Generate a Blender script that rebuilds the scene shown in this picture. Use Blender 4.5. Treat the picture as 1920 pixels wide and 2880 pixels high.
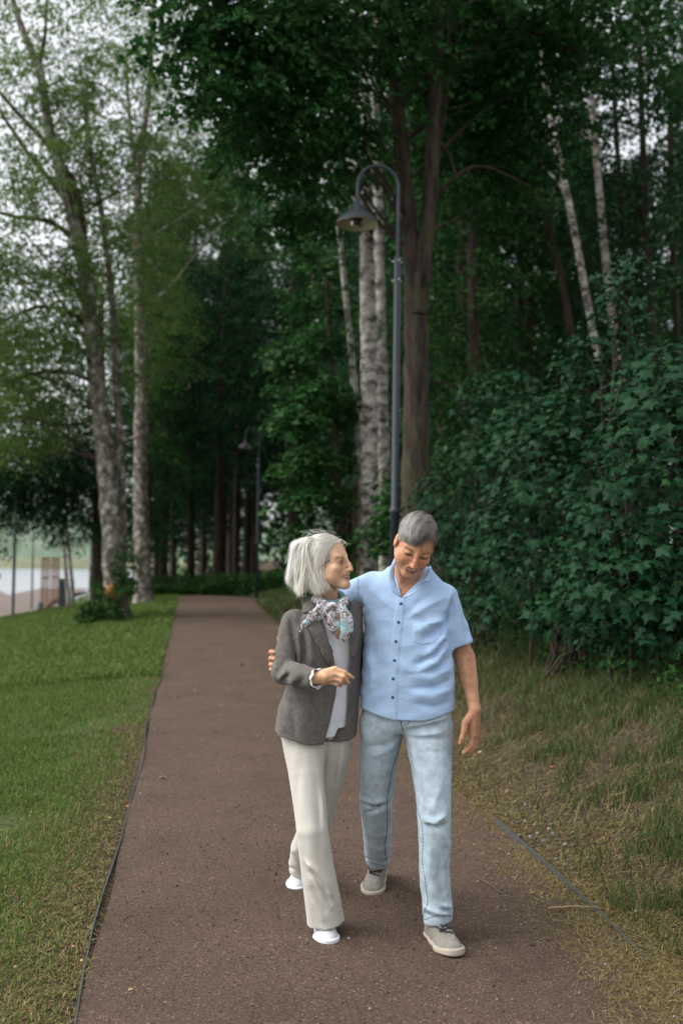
import bpy, math, random
import numpy as np
from mathutils import Vector, Matrix
from mathutils.bvhtree import BVHTree

for _o in list(bpy.data.objects):
    bpy.data.objects.remove(_o)
SC = bpy.context.scene
COL = SC.collection

# ------------------------------------------------------------------ camera
CAM_H, PITCH, ROLL = 1.53, math.radians(2.6), math.radians(0.8)
camd = bpy.data.cameras.new('camera')
cam = bpy.data.objects.new('camera', camd)
COL.objects.link(cam)
CAM_M = Matrix.Translation((0, 0, CAM_H)) @ Matrix.Rotation(math.pi/2 + PITCH, 4, 'X') @ Matrix.Rotation(ROLL, 4, 'Z')
cam.matrix_world = CAM_M
camd.sensor_fit = 'VERTICAL'
camd.sensor_height = 36.0
camd.sensor_width = 24.0
camd.lens = 35.0
camd.clip_start = 0.05
camd.clip_end = 3000.0
camd.dof.use_dof = True
camd.dof.focus_distance = 4.1
camd.dof.aperture_fstop = 2.0
SC.camera = cam

# ------------------------------------------------------------------ sky, sun, exposure (overcast)
SUN_EL, SUN_AZ = math.radians(50), math.radians(-98)     # soft light from the lake side, in front of the couple
world = bpy.data.worlds.new('World')
SC.world = world
world.use_nodes = True
wn = world.node_tree
bg = wn.nodes['Background']
sky = wn.nodes.new('ShaderNodeTexSky')
sky.sky_type = 'NISHITA'
sky.sun_disc = False
sky.sun_elevation = SUN_EL
sky.sun_rotation = SUN_AZ
sky.air_density = 1.0
sky.dust_density = 3.0
hs = wn.nodes.new('ShaderNodeHueSaturation')
hs.inputs['Saturation'].default_value = 0.16
wn.links.new(sky.outputs[0], hs.inputs['Color'])
wn.links.new(hs.outputs[0], bg.inputs['Color'])
bg.inputs['Strength'].default_value = 0.15
sund = bpy.data.lights.new('sun', 'SUN')
sund.energy = 0.5
sund.angle = math.radians(40)
sund.color = (1.0, 0.96, 0.90)
sun = bpy.data.objects.new('sun', sund)
COL.objects.link(sun)
_sd = Vector((math.sin(SUN_AZ)*math.cos(SUN_EL), math.cos(SUN_AZ)*math.cos(SUN_EL), math.sin(SUN_EL)))
sun.rotation_euler = _sd.to_track_quat('Z', 'Y').to_euler()
SC.view_settings.view_transform = 'Standard'
SC.view_settings.look = 'None'
SC.view_settings.exposure = 1.14
SC.view_settings.gamma = 1.0
SC.view_settings.use_curve_mapping = False
SC.render.engine = 'CYCLES'
SC.cycles.use_denoising = True
SC.cycles.max_bounces = 6
SC.cycles.diffuse_bounces = 3
SC.cycles.glossy_bounces = 2
SC.cycles.transmission_bounces = 3
SC.cycles.transparent_max_bounces = 4

# ------------------------------------------------------------------ helpers
FPX = 2800.0
CAM_R = np.array(CAM_M.to_3x3())
def at(px, py, d):
    """a point d metres in front of the camera, seen at pixel (px, py) of the 1920 x 2880 picture"""
    v = np.array([(px-960.0)/FPX*d, -(py-1440.0)/FPX*d, -d])
    return CAM_R @ v + np.array([0, 0, CAM_H])
def ray(px, py):
    v = CAM_R @ np.array([(px-960.0)/FPX, -(py-1440.0)/FPX, -1.0])
    return v/np.linalg.norm(v)

def link(name, me, mat=None, parent=None):
    o = bpy.data.objects.new(name, me)
    COL.objects.link(o)
    if mat is not None and me is not None and len(me.materials) == 0:
        me.materials.append(mat)
    if parent is not None:
        o.parent = parent
    return o
def tag(o, label=None, cat=None, group=None, kind=None):
    if label: o['label'] = label
    if cat: o['category'] = cat
    if group: o['group'] = group
    if kind: o['kind'] = kind
    return o
def empty(name, loc, label=None, cat=None, group=None):
    o = bpy.data.objects.new(name, None)
    COL.objects.link(o)
    o.location = tuple(float(c) for c in loc)
    o.empty_display_size = 0.1
    return tag(o, label, cat, group)
def mesh(name, V, F, smooth=True, col=None, mats=None, fmat=None):
    """V (n,3); F an (m,k) index array, or a list of such arrays"""
    me = bpy.data.meshes.new(name)
    V = np.asarray(V, np.float32)
    Fs = F if isinstance(F, list) else [F]
    Fs = [np.asarray(f, np.int32) for f in Fs if len(f)]
    me.vertices.add(len(V)); me.vertices.foreach_set('co', V.ravel())
    tot = np.concatenate([np.full(len(f), f.shape[1], np.int32) for f in Fs])
    loops = np.concatenate([f.ravel() for f in Fs])
    me.loops.add(len(loops)); me.loops.foreach_set('vertex_index', loops)
    me.polygons.add(len(tot))
    st = np.zeros(len(tot), np.int32); st[1:] = np.cumsum(tot)[:-1]
    me.polygons.foreach_set('loop_start', st)
    me.polygons.foreach_set('use_smooth', np.full(len(tot), smooth, bool))
    if fmat is not None:
        me.polygons.foreach_set('material_index', np.asarray(fmat, np.int32))
    me.update(calc_edges=True)
    if col is not None:
        a = me.color_attributes.new('Col', 'FLOAT_COLOR', 'POINT')
        c = np.ones((len(V), 4), np.float32); c[:, :3] = col
        a.data.foreach_set('color', c.ravel())
    for m in (mats or []):
        me.materials.append(m)
    return me
def shift(me, o):
    """put a mesh given in world coordinates under an Empty standing at o"""
    me.transform(Matrix.Translation(-Vector(tuple(float(c) for c in o))))
    return me

class MB:
    """collects boxes, tubes and lathes into one mesh"""
    def __init__(s): s.V = []; s.F = {}; s.n = 0
    def add(s, V, F):
        V = np.asarray(V, float)
        for f in F: s.F.setdefault(len(f), []).append([i+s.n for i in f])
        s.V.append(V); s.n += len(V)
    def box(s, c, size, R=None):
        x, y, z = [v/2 for v in size]
        V = np.array([[-x,-y,-z],[x,-y,-z],[x,y,-z],[-x,y,-z],[-x,-y,z],[x,-y,z],[x,y,z],[-x,y,z]])
        if R is not None: V = V @ np.asarray(R).T
        s.add(V+np.asarray(c), [(0,3,2,1),(4,5,6,7),(0,1,5,4),(1,2,6,5),(2,3,7,6),(3,0,4,7)])
    def tube(s, pts, radii, seg=8, cap=True):
        pts = np.asarray(pts, float); n = len(pts)
        radii = np.broadcast_to(np.asarray(radii, float), (n,))
        t = np.gradient(pts, axis=0); t /= np.linalg.norm(t, axis=1)[:, None]+1e-9
        up = np.array([0, 0, 1.0]) if abs(t[0, 2]) < .9 else np.array([1.0, 0, 0])
        V = []
        for i in range(n):
            u = up - t[i]*np.dot(up, t[i]); u /= np.linalg.norm(u)+1e-9
            up = u
            w = np.cross(t[i], u)
            a = np.arange(seg)*2*math.pi/seg
            V.append(pts[i] + radii[i]*(np.cos(a)[:, None]*u + np.sin(a)[:, None]*w))
        F = [(i*seg+j, i*seg+(j+1) % seg, (i+1)*seg+(j+1) % seg, (i+1)*seg+j) for i in range(n-1) for j in range(seg)]
        V = np.concatenate(V)
        s.add(V, F)
        if cap:
            s.add(V[:seg], [tuple(range(seg))[::-1]]); s.add(V[-seg:], [tuple(range(seg))])
    def lathe(s, prof, c=(0, 0, 0), seg=24):
        prof = np.asarray(prof, float); n = len(prof)
        a = np.arange(seg)*2*math.pi/seg
        V = np.concatenate([np.stack([r*np.cos(a), r*np.sin(a), np.full(seg, z)], 1) for r, z in prof])
        F = [(i*seg+j, i*seg+(j+1) % seg, (i+1)*seg+(j+1) % seg, (i+1)*seg+j) for i in range(n-1) for j in range(seg)]
        s.add(V+np.asarray(c), F)
    def build(s, name, mat, parent=None, smooth=True, off=None):
        V = np.concatenate(s.V)
        me = mesh(name, V, [np.array(f) for f in s.F.values()], smooth)
        if off is not None: shift(me, off)
        return link(name, me, mat, parent)

# ------------------------------------------------------------------ materials
def newmat(name):
    m = bpy.data.materials.new(name); m.use_nodes = True
    nt = m.node_tree
    return m, nt, nt.nodes, nt.links, nt.nodes['Principled BSDF']
def plain(name, rgb, rough=0.6, metal=0.0, noise=0.0, nscale=30.0, bump=0.0, bscale=80.0):
    m, nt, N, L, P = newmat(name)
    P.inputs['Base Color'].default_value = (*rgb, 1)
    P.inputs['Roughness'].default_value = rough
    P.inputs['Metallic'].default_value = metal
    P.inputs['Specular IOR Level'].default_value = 0.35
    if noise > 0:
        tc = N.new('ShaderNodeTexCoord'); nz = N.new('ShaderNodeTexNoise')
        nz.inputs['Scale'].default_value = nscale; nz.inputs['Detail'].default_value = 5
        L.new(tc.outputs['Object'], nz.inputs['Vector'])
        mx = N.new('ShaderNodeMix'); mx.data_type = 'RGBA'
        mx.inputs['A'].default_value = (*[c*(1-noise) for c in rgb], 1)
        mx.inputs['B'].default_value = (*[min(1, c*(1+noise)) for c in rgb], 1)
        L.new(nz.outputs['Fac'], mx.inputs['Factor']); L.new(mx.outputs['Result'], P.inputs['Base Color'])
    if bump > 0:
        tc = N.new('ShaderNodeTexCoord'); nz = N.new('ShaderNodeTexNoise')
        nz.inputs['Scale'].default_value = bscale; nz.inputs['Detail'].default_value = 4
        L.new(tc.outputs['Object'], nz.inputs['Vector'])
        b = N.new('ShaderNodeBump'); b.inputs['Strength'].default_value = bump; b.inputs['Distance'].default_value = 0.01
        L.new(nz.outputs['Fac'], b.inputs['Height']); L.new(b.outputs['Normal'], P.inputs['Normal'])
    return m
def ramp(N, stops, interp='LINEAR'):
    r = N.new('ShaderNodeValToRGB'); r.color_ramp.interpolation = interp
    e = r.color_ramp.elements
    while len(e) < len(stops): e.new(0.5)
    for i, (p, c) in enumerate(stops):
        e[i].position = p; e[i].color = (*c, 1) if len(c) == 3 else c
    return r
# ================================================================== terrain
rs = np.random.RandomState(11)
def edge_l(Y): return -0.826-0.152*(Y-3.28)
def edge_r(Y): return 1.18-0.138*(Y-3.9)
_LAT = np.random.RandomState(77).rand(256, 256)
def vnoise(x, y, s=1.0, seed=0.0):
    """lattice value noise, two octaves, about -1..1"""
    out = 0.0
    for o, a in ((1.0, .65), (2.3, .35)):
        u = np.asarray(x, float)*s*o*.6+seed*17.3; v = np.asarray(y, float)*s*o*.6+seed*9.1
        i0 = np.floor(u).astype(int); j0 = np.floor(v).astype(int); fu = u-i0; fv = v-j0
        fu = fu*fu*(3-2*fu); fv = fv*fv*(3-2*fv)
        g = lambda i, j: _LAT[i % 256, j % 256]
        n = g(i0, j0)*(1-fu)*(1-fv)+g(i0+1, j0)*fu*(1-fv)+g(i0, j0+1)*(1-fu)*fv+g(i0+1, j0+1)*fu*fv
        out = out+a*(n*2-1)
    return out*1.5
def ground_z(X, Y):
    X = np.asarray(X, float); Y = np.asarray(Y, float)
    ul = np.maximum(edge_l(Y)-X-.15, 0); ur = np.maximum(X-edge_r(Y), 0)
    hl = -(.085*ul+.009*ul*ul)
    amp = np.interp(Y, [0, 12, 25, 45, 80], [.90, .90, .70, .40, .40])
    t = np.clip((ur-.12)/2.6, 0, 1)
    hr = amp*(.55*t*t*(3-2*t)+.45*t)+.06*np.clip(ur-2.4, 0, 40)
    h = np.maximum(hl, -4.0)+hr
    off = np.clip((ul+ur)/.6, 0, 1)
    h += off*(.025*vnoise(X, Y, 2.2, 1.0)+.012*vnoise(X, Y, 7.0, 4.0))
    h -= .035*np.clip(Y-37.5, 0, 20)
    return h
def gz(x, y): return float(ground_z(x, y))
def on_ground(px, py, lo=1.5, hi=400.0):
    """where the line of sight through a pixel meets the ground"""
    r = ray(px, py); t0 = lo
    for t in np.geomspace(lo, hi, 900):
        p = np.array([0, 0, CAM_H])+r*t
        if p[2] < gz(p[0], p[1]): break
        t0 = t
    for _ in range(25):
        m = (t0+t)/2; p = np.array([0, 0, CAM_H])+r*m
        if p[2] < gz(p[0], p[1]): t = m
        else: t0 = m
    return np.array([0, 0, CAM_H])+r*t0
def ground_mat():
    m, nt, N, L, P = newmat('turf_and_soil')
    tc = N.new('ShaderNodeTexCoord')
    n1 = N.new('ShaderNodeTexNoise'); n1.inputs['Scale'].default_value = 1.6; n1.inputs['Detail'].default_value = 7; n1.inputs['Roughness'].default_value = .65
    n2 = N.new('ShaderNodeTexNoise'); n2.inputs['Scale'].default_value = 38; n2.inputs['Detail'].default_value = 6
    for n in (n1, n2): L.new(tc.outputs['Object'], n.inputs['Vector'])
    at_ = N.new('ShaderNodeAttribute'); at_.attribute_name = 'Col'
    soil = ramp(N, [(.30, (0.0288, 0.0202, 0.0144)), (.52, (0.0612, 0.0446, 0.0302)), (.70, (0.1152, 0.0900, 0.0576))])
    L.new(n2.outputs['Fac'], soil.inputs['Fac'])
    grn = ramp(N, [(.30, (.030, .050, .014)), (.55, (.052, .085, .024)), (.75, (.090, .110, .040))])
    L.new(n2.outputs['Fac'], grn.inputs['Fac'])
    ad = N.new('ShaderNodeMath'); ad.operation = 'ADD'
    sp = N.new('ShaderNodeSeparateColor'); L.new(at_.outputs['Color'], sp.inputs['Color'])
    L.new(sp.outputs['Red'], ad.inputs[0]); L.new(n1.outputs['Fac'], ad.inputs[1])
    st = ramp(N, [(.80, (0, 0, 0)), (1.0, (1, 1, 1))]); L.new(ad.outputs[0], st.inputs['Fac'])
    # attribute red runs 0..1: more green where larger
    mx = N.new('ShaderNodeMix'); mx.data_type = 'RGBA'
    L.new(st.outputs['Color'], mx.inputs['Factor']); L.new(soil.outputs['Color'], mx.inputs['A']); L.new(grn.outputs['Color'], mx.inputs['B'])
    L.new(mx.outputs['Result'], P.inputs['Base Color']); P.inputs['Roughness'].default_value = .95; P.inputs['Specular IOR Level'].default_value = .1
    b = N.new('ShaderNodeBump'); b.inputs['Strength'].default_value = .8; b.inputs['Distance'].default_value = .03
    L.new(n2.outputs['Fac'], b.inputs['Height']); L.new(b.outputs['Normal'], P.inputs['Normal'])
    return m
def grow(a, b, d0, g):
    out = [a]; d = d0
    while out[-1] < b: out.append(out[-1]+d); d *= g
    return out
xs = np.array(sorted(set([-x for x in grow(0, 900, .09, 1.035)][1:]+grow(0, 900, .09, 1.035))))
ys = np.array([-30, -20, -12, -6, -3, -1]+grow(0, 1500, .09, 1.028))
GX, GY = np.meshgrid(xs, ys, indexing='ij')
GZ = ground_z(GX, GY)
ul = np.maximum(edge_l(GY)-GX, 0); ur = np.maximum(GX-edge_r(GY), 0)
green = np.where(GX < edge_l(GY), np.clip(.15+ul*.55, 0, .62), np.clip(.05+.16*ur, 0, .30))
green = np.where(GY > 9, np.maximum(green, np.where(ul > 0, .55, green)), green)
green = np.where((ur > 2.6), .05, green)
nx, ny = GX.shape
idx = np.arange(nx*ny).reshape(nx, ny)
F = np.stack([idx[:-1, :-1], idx[1:, :-1], idx[1:, 1:], idx[:-1, 1:]], -1).reshape(-1, 4)
me = mesh('ground', np.stack([GX, GY, GZ], -1).reshape(-1, 3), F, col=np.repeat(green.reshape(-1, 1), 3, 1))
tag(link('ground', me, ground_mat()), kind='structure')

# ------------------------------------------------------------------ path of fine crushed stone
def path_mat():
    m, nt, N, L, P = newmat('crushed_stone')
    tc = N.new('ShaderNodeTexCoord')
    n1 = N.new('ShaderNodeTexNoise'); n1.inputs['Scale'].default_value = 120; n1.inputs['Detail'].default_value = 5; n1.inputs['Roughness'].default_value = .75
    v = N.new('ShaderNodeTexVoronoi'); v.inputs['Scale'].default_value = 170
    n3 = N.new('ShaderNodeTexNoise'); n3.inputs['Scale'].default_value = 1.7; n3.inputs['Detail'].default_value = 8; n3.inputs['Roughness'].default_value = .7
    for n in (n1, v, n3): L.new(tc.outputs['Object'], n.inputs['Vector'])
    r = ramp(N, [(.25, (0.0451, 0.0307, 0.0226)), (.5, (0.1037, 0.0728, 0.0534)), (.64, (0.1488, 0.1060, 0.0795)), (.80, (0.2792, 0.2171, 0.1721))])
    L.new(n1.outputs['Fac'], r.inputs['Fac'])
    hsv = N.new('ShaderNodeSeparateColor'); L.new(v.outputs['Color'], hsv.inputs['Color'])
    r2 = ramp(N, [(.0, (.5, .5, .5)), (.45, (1, 1, 1)), (.93, (1.15, 1.0, .96)), (.985, (2.2, 2.2, 2.2))]); L.new(hsv.outputs['Red'], r2.inputs['Fac'])
    r3 = ramp(N, [(.25, (.74, .73, .73)), (.5, (1.0, 1.0, 1.0)), (.75, (1.22, 1.18, 1.14))]); L.new(n3.outputs['Fac'], r3.inputs['Fac'])
    m1 = N.new('ShaderNodeMix'); m1.data_type = 'RGBA'; m1.blend_type = 'MULTIPLY'; m1.inputs['Factor'].default_value = 1
    L.new(r.outputs['Color'], m1.inputs['A']); L.new(r2.outputs['Color'], m1.inputs['B'])
    m2 = N.new('ShaderNodeMix'); m2.data_type = 'RGBA'; m2.blend_type = 'MULTIPLY'; m2.inputs['Factor'].default_value = 1
    L.new(m1.outputs['Result'], m2.inputs['A']); L.new(r3.outputs['Color'], m2.inputs['B'])
    L.new(m2.outputs['Result'], P.inputs['Base Color'])
    P.inputs['Roughness'].default_value = .92; P.inputs['Specular IOR Level'].default_value = .2
    b = N.new('ShaderNodeBump'); b.inputs['Strength'].default_value = .9; b.inputs['Distance'].default_value = .008
    L.new(n1.outputs['Fac'], b.inputs['Height'])
    b2 = N.new('ShaderNodeBump'); b2.inputs['Strength'].default_value = .6; b2.inputs['Distance'].default_value = .004
    L.new(v.outputs['Distance'], b2.inputs['Height']); L.new(b.outputs['Normal'], b2.inputs['Normal'])
    L.new(b2.outputs['Normal'], P.inputs['Normal'])
    return m
M_PATH = path_mat()
py_ = np.r_[np.arange(-4, 12, .12), np.arange(12, 38.6, .4)]
K = 17
rows = []
for y in py_:
    bend = -.10*max(0, y-36)**2
    l, r = edge_l(y)+bend+.012*math.sin(y*3.1), edge_r(y)+bend+.03*math.sin(y*2.3+1)+.02*math.sin(y*7.7)
    w = np.linspace(0, 1, K); x = l+(r-l)*w
    z = .008+.012*np.sin(w*math.pi)+.003*vnoise(x, np.full(K, y), 3.0, 2.0)-.035*max(0, y-37.5)
    rows.append(np.stack([x, np.full(K, y), z], 1))
V = np.concatenate(rows); n = len(rows)
idx = np.arange(n*K).reshape(n, K)
F = np.stack([idx[:-1, :-1], idx[:-1, 1:], idx[1:, 1:], idx[1:, :-1]], -1).reshape(-1, 4)
tag(link('path', mesh('path', V, F), M_PATH), kind='structure')
M_EDGE = plain('weathered_edging', (.060, .068, .066), .6, 0, .25, 30, .4, 60)
def edging(pts, label):
    m = MB(); pts = np.array(pts)
    for i in range(len(pts)-1):
        d = pts[i+1]-pts[i]; L_ = np.linalg.norm(d); d /= L_
        s = np.cross(d, [0, 0, 1.0]); s /= np.linalg.norm(s); u = np.cross(s, d)
        m.box((pts[i]+pts[i+1])/2-[0, 0, .040], (.0065, L_*1.002, .10), np.stack([s, d, u], 1))
    o = pts[0]*[1, 1, 0]
    e = m.build('path_edging', M_EDGE, smooth=False, off=o); e.location = tuple(o)
    return tag(e, label, 'edging', 'edging strips along the path')
yl = np.r_[np.arange(2.5, 13, .4), np.arange(13, 37, 1.5)]
edging([(edge_l(y)-.006+.018*math.sin(y*1.1)+.008*math.sin(y*2.7), y, .004+.006*math.sin(y*1.7)) for y in yl], 'thin dark edging strip between the path and the lawn')
edging([(edge_r(y)+.01+.010*math.sin(y*1.7), y, .012+.012*math.sin(y*1.3+.5)) for y in np.arange(3.86, 6.0, .2)], 'pale edging strip half buried along the pebbly bank')

# ------------------------------------------------------------------ lake, far shore, promenade
LAKE = -2.05
def water_mat():
    m, nt, N, L, P = newmat('lake_water')
    P.inputs['Base Color'].default_value = (.20, .22, .24, 1); P.inputs['Roughness'].default_value = .25
    P.inputs['Specular IOR Level'].default_value = .8
    tc = N.new('ShaderNodeTexCoord'); n1 = N.new('ShaderNodeTexNoise'); n1.inputs['Scale'].default_value = .9; n1.inputs['Detail'].default_value = 4
    L.new(tc.outputs['Object'], n1.inputs['Vector'])
    b = N.new('ShaderNodeBump'); b.inputs['Strength'].default_value = .8; b.inputs['Distance'].default_value = .35
    L.new(n1.outputs['Fac'], b.inputs['Height']); L.new(b.outputs['Normal'], P.inputs['Normal'])
    return m
V = [(-900, -20, LAKE), (-12, -20, LAKE), (-30, 235, LAKE), (-900, 235, LAKE)]
tag(link('lake', mesh('lake', V, np.array([[0, 1, 2, 3]]), False), water_mat()), kind='structure')
M_REED = plain('reed_shore', (.17, .18, .11), .95, 0, .3, 3)
m = MB()
for k in range(40):
    x0 = -330+k*8.2
    m.add([(x0, 229+3*math.sin(k), LAKE-.3), (x0+8.3, 229+3*math.sin(k+1), LAKE-.3), (x0+8.3, 233, LAKE+1.4+.4*math.sin(k*1.7)), (x0, 233, LAKE+1.4+.4*math.sin(k*1.7-1.7)),
           (x0+8.3, 262, LAKE+2.6), (x0, 262, LAKE+2.6)], [(0, 1, 2, 3), (3, 2, 4, 5)])
tag(m.build('far_shore', M_REED), kind='structure')
M_FARWOOD = plain('far_wooded_hill', (.135, .185, .125), .95, 0, .35, .25, .8, .4)  # pale green: the haze of distance is put into this colour
hx = np.linspace(-420, 60, 120); rowsz = []
for t in np.linspace(0, 1, 14):
    hh = (16+7*np.sin(hx*.021)+4*np.sin(hx*.067+1)+2.2*np.sin(hx*.31)+1.3*np.sin(hx*.83))
    rowsz.append(np.stack([hx+1.5*np.sin(hx*.5+t*9), 252+t*70+2*np.sin(hx*.6+t*20), LAKE+1.5+hh*np.sin(min(t*1.5, 1)*math.pi/2)+1.0*np.sin(hx*1.1+t*31)*(t > 0)], 1))
V = np.concatenate(rowsz); idx = np.arange(len(V)).reshape(14, 120)
F = np.stack([idx[:-1, :-1], idx[:-1, 1:], idx[1:, 1:], idx[1:, :-1]], -1).reshape(-1, 4)
tag(link('far_hill', mesh('far_hill', V, F), M_FARWOOD), kind='structure')
M_PROM = plain('promenade_paving', (.17, .13, .11), .9, 0, .18, 4)
def ribbon_on_ground(name, pts, w, mat, lift=.02, n=40):
    pts = np.array(pts, float); s = np.r_[0, np.cumsum(np.linalg.norm(np.diff(pts, axis=0), axis=1))]
    t = np.linspace(0, s[-1], n); c = np.stack([np.interp(t, s, pts[:, 0]), np.interp(t, s, pts[:, 1])], 1)
    d = np.gradient(c, axis=0); d /= np.linalg.norm(d, axis=1)[:, None]; nn = np.stack([-d[:, 1], d[:, 0]], 1)
    k = 7; V = []
    for j in np.linspace(-.5, .5, k):
        q = c+nn*w*j; V.append(np.stack([q[:, 0], q[:, 1], np.maximum(ground_z(q[:, 0], q[:, 1]), LAKE+.25)+lift], 1))
    V = np.stack(V, 1).reshape(-1, 3); idx = np.arange(n*k).reshape(n, k)
    F = np.stack([idx[:-1, :-1], idx[:-1, 1:], idx[1:, 1:], idx[1:, :-1]], -1).reshape(-1, 4)
    return tag(link(name, mesh(name, V, F), mat), kind='structure')
ribbon_on_ground('promenade', [(-12.5, 20), (-14.8, 38), (-18.2, 52), (-22.5, 70), (-26, 95)], 4.6, M_PROM)
_a, _b = on_ground(170*1.2245, 1394*1.2245), on_ground(-60, 1408*1.2245)
ribbon_on_ground('lower_path', [(_a[0]+3, _a[1]+3), (_a[0], _a[1]), (_b[0], _b[1]), (_b[0]-3, _b[1]-.5)], 1.7, M_PROM, .05)

# ------------------------------------------------------------------ grass, straw, weeds
def grass_mat(name, stops, trans=.25):
    m, nt, N, L, P = newmat(name)
    g = N.new('ShaderNodeNewGeometry')
    r = ramp(N, stops); L.new(g.outputs['Random Per Island'], r.inputs['Fac'])
    L.new(r.outputs['Color'], P.inputs['Base Color']); P.inputs['Roughness'].default_value = .6; P.inputs['Specular IOR Level'].default_value = .25
    if trans:
        tr = N.new('ShaderNodeBsdfTranslucent'); L.new(r.outputs['Color'], tr.inputs['Color'])
        mx = N.new('ShaderNodeMixShader'); mx.inputs[0].default_value = trans
        L.new(P.outputs[0], mx.inputs[1]); L.new(tr.outputs[0], mx.inputs[2]); L.new(mx.outputs[0], N['Material Output'].inputs['Surface'])
    return m
M_GREEN = grass_mat('green_grass', [(0, (0.0511, 0.0947, 0.0152)), (.35, (0.0842, 0.1515, 0.0247)), (.75, (0.1252, 0.2028, 0.0380)), (.92, (0.1788, 0.2028, 0.0570)), (1, (0.3320, 0.2840, 0.0950))], .3)
M_STRAW = grass_mat('dry_straw', [(0, (0.0790, 0.0569, 0.0206)), (.4, (0.1660, 0.1256, 0.0459)), (.8, (0.2609, 0.2093, 0.0824)), (1, (0.3320, 0.2847, 0.1235))], .15)
def blades(X, Y, H, W, lean, seed, flat=None):
    r = np.random.RandomState(seed); n = len(X)
    Z = ground_z(X, Y)-.004
    a = r.rand(n)*2*math.pi; b = r.rand(n)*2*math.pi
    dx, dy = np.cos(a), np.sin(a)                        # lean direction
    wx, wy = np.cos(b)*W/2, np.sin(b)*W/2
    ln = lean*(.4+.9*r.rand(n))
    base = np.stack([X, Y, Z], 1)
    if flat is not None: base[:, 2] += flat*r.rand(n)
    m = base+np.stack([dx*H*ln*.35, dy*H*ln*.35, H*.6*np.sqrt(np.clip(1-(ln*.35)**2, .02, 1))], 1)
    t = base+np.stack([dx*H*ln, dy*H*ln, H*np.sqrt(np.clip(1-ln**2, .0, 1))], 1)
    if flat is not None:
        m[:, 2] = ground_z(m[:, 0], m[:, 1])+flat*(.3+.9*r.rand(n)); t[:, 2] = ground_z(t[:, 0], t[:, 1])+flat*(.1+.8*r.rand(n))
    w = np.stack([wx, wy, np.zeros(n)], 1)
    V = np.stack([base-w, base+w, m+w*.8, m-w*.8, t], 1).reshape(-1, 3)
    k = (np.arange(n)*5)[:, None]
    return V, [k+np.array([[0, 1, 2, 3]]), k+np.array([[3, 2, 4]])]
def scatter(n, ylo, yhi, xf, dens, seed, pw=1.0):
    """n points, more of them near the camera; xf(Y, t) gives X for t in 0..1; dens(X, Y) in 0..1 keeps a point"""
    r = np.random.RandomState(seed)
    Y = ylo*(yhi/ylo)**(r.rand(n)**pw); X = xf(Y, r.rand(n))
    k = r.rand(n) < dens(X, Y); return X[k], Y[k]
def lawn_x(Y, t): return (edge_l(Y)-.02)*(1-t)+t*np.minimum(-.365*Y-.5, edge_l(Y)-.6)
def d_lawn(X, Y):
    u = edge_l(Y)-X
    p = .5+.9*vnoise(X, Y, 2.4, 3.0)+.4*vnoise(X, Y, 6.0, 1.0)
    near_ = np.clip((Y-3.2)/5.0, .22, 1)
    return np.clip(np.clip(u/.95, .03, 1)*(.25+.75*near_)*np.clip(.50+p*.9, .08, 1), 0, 1)
X, Y = scatter(150000, 3.0, 13, lawn_x, d_lawn, 1)
r = np.random.RandomState(2)
V, F = blades(X, Y, (.028+.040*r.rand(len(X)))*(1+.1*Y/8), .0028+.0004*Y, .75, 3)
X2, Y2 = scatter(70000, 12.5, 42, lawn_x, lambda X, Y: np.clip(.8+.3*vnoise(X, Y, 1.0, 2), .3, 1), 4)
V2, F2 = blades(X2, Y2, .07+.05*r.rand(len(X2)), .008+.0006*Y2, .7, 5)
V, F = np.concatenate([V, V2]), F+[f+len(V) for f in F2]
tag(link('lawn_grass', mesh('lawn_grass', V, F, False), M_GREEN), 'short green lawn grass left of the path', 'grass', kind='stuff')
def d_dry(X, Y):
    u = edge_l(Y)-X
    return np.clip(.9*np.exp(-(u/.45)**2)+.55*np.clip(1.3-(Y-3)/5.0, 0, 1)+.45*np.clip(vnoise(X, Y, 2.4, 5.5), 0, 1), 0, 1)
X, Y = scatter(60000, 3.0, 24, lawn_x, d_dry, 6)
V, F = blades(X, Y, .03+.05*r.rand(len(X)), .0028+.0004*Y, .97, 7, .016)
def bank_x(Y, t): return edge_r(Y)+.10+t*np.minimum(np.maximum(.36*Y+.3-edge_r(Y), .3), 4.0)
def straw_x(Y, t): return edge_r(Y)-.42+t**1.3*np.minimum(np.maximum(.36*Y+.6-edge_r(Y), .6), 3.2)
def d_straw(X, Y):
    u = X-edge_r(Y)
    p = vnoise(X, Y, 3.1, 7.0)+.6*vnoise(X, Y, 8.0, 2.0)
    return np.clip((.52+.45*p)*np.clip((u+.42)/.35, 0, 1)*np.interp(u, [.45, 1.5], [1, .5])+.25*np.exp(-((u-.15)/.25)**2), .0, 1)
X2, Y2 = scatter(125000, 3.0, 26, straw_x, d_straw, 8)
V2, F2 = blades(X2, Y2, .04+.12*r.rand(len(X2))**2, .0022+.0003*Y2, .99, 9, .018)
V, F = np.concatenate([V, V2]), F+[f+len(V) for f in F2]
tag(link('dry_straw', mesh('dry_straw', V, F, False), M_STRAW), 'dry yellow straw and dead grass along the path edges', 'straw', kind='stuff')
def d_bank(X, Y):
    u = X-edge_r(Y)
    p = .7*vnoise(X, Y, 2.6, 9.0)+.9*vnoise(X, Y, 7.5, 3.0)
    far_ = np.clip((Y-6)/5, 0, 1)
    q = vnoise(X, Y, 16.0, 6.0)
    e = np.clip((u-.25+.35*vnoise(X, Y, 5.0, 8.0))/1.1, 0, 1)
    return np.clip((p*.40+.45*q+.50+.25*far_)*e, .02*(u > .1), 1)
X, Y = scatter(135000, 3.2, 15, bank_x, d_bank, 10)
tall = .05+.10*r.rand(len(X))+.05*np.clip(vnoise(X, Y, 4, 2), 0, 1)
V, F = blades(X, Y, tall, .0032+.0004*Y, .72, 11)
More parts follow.
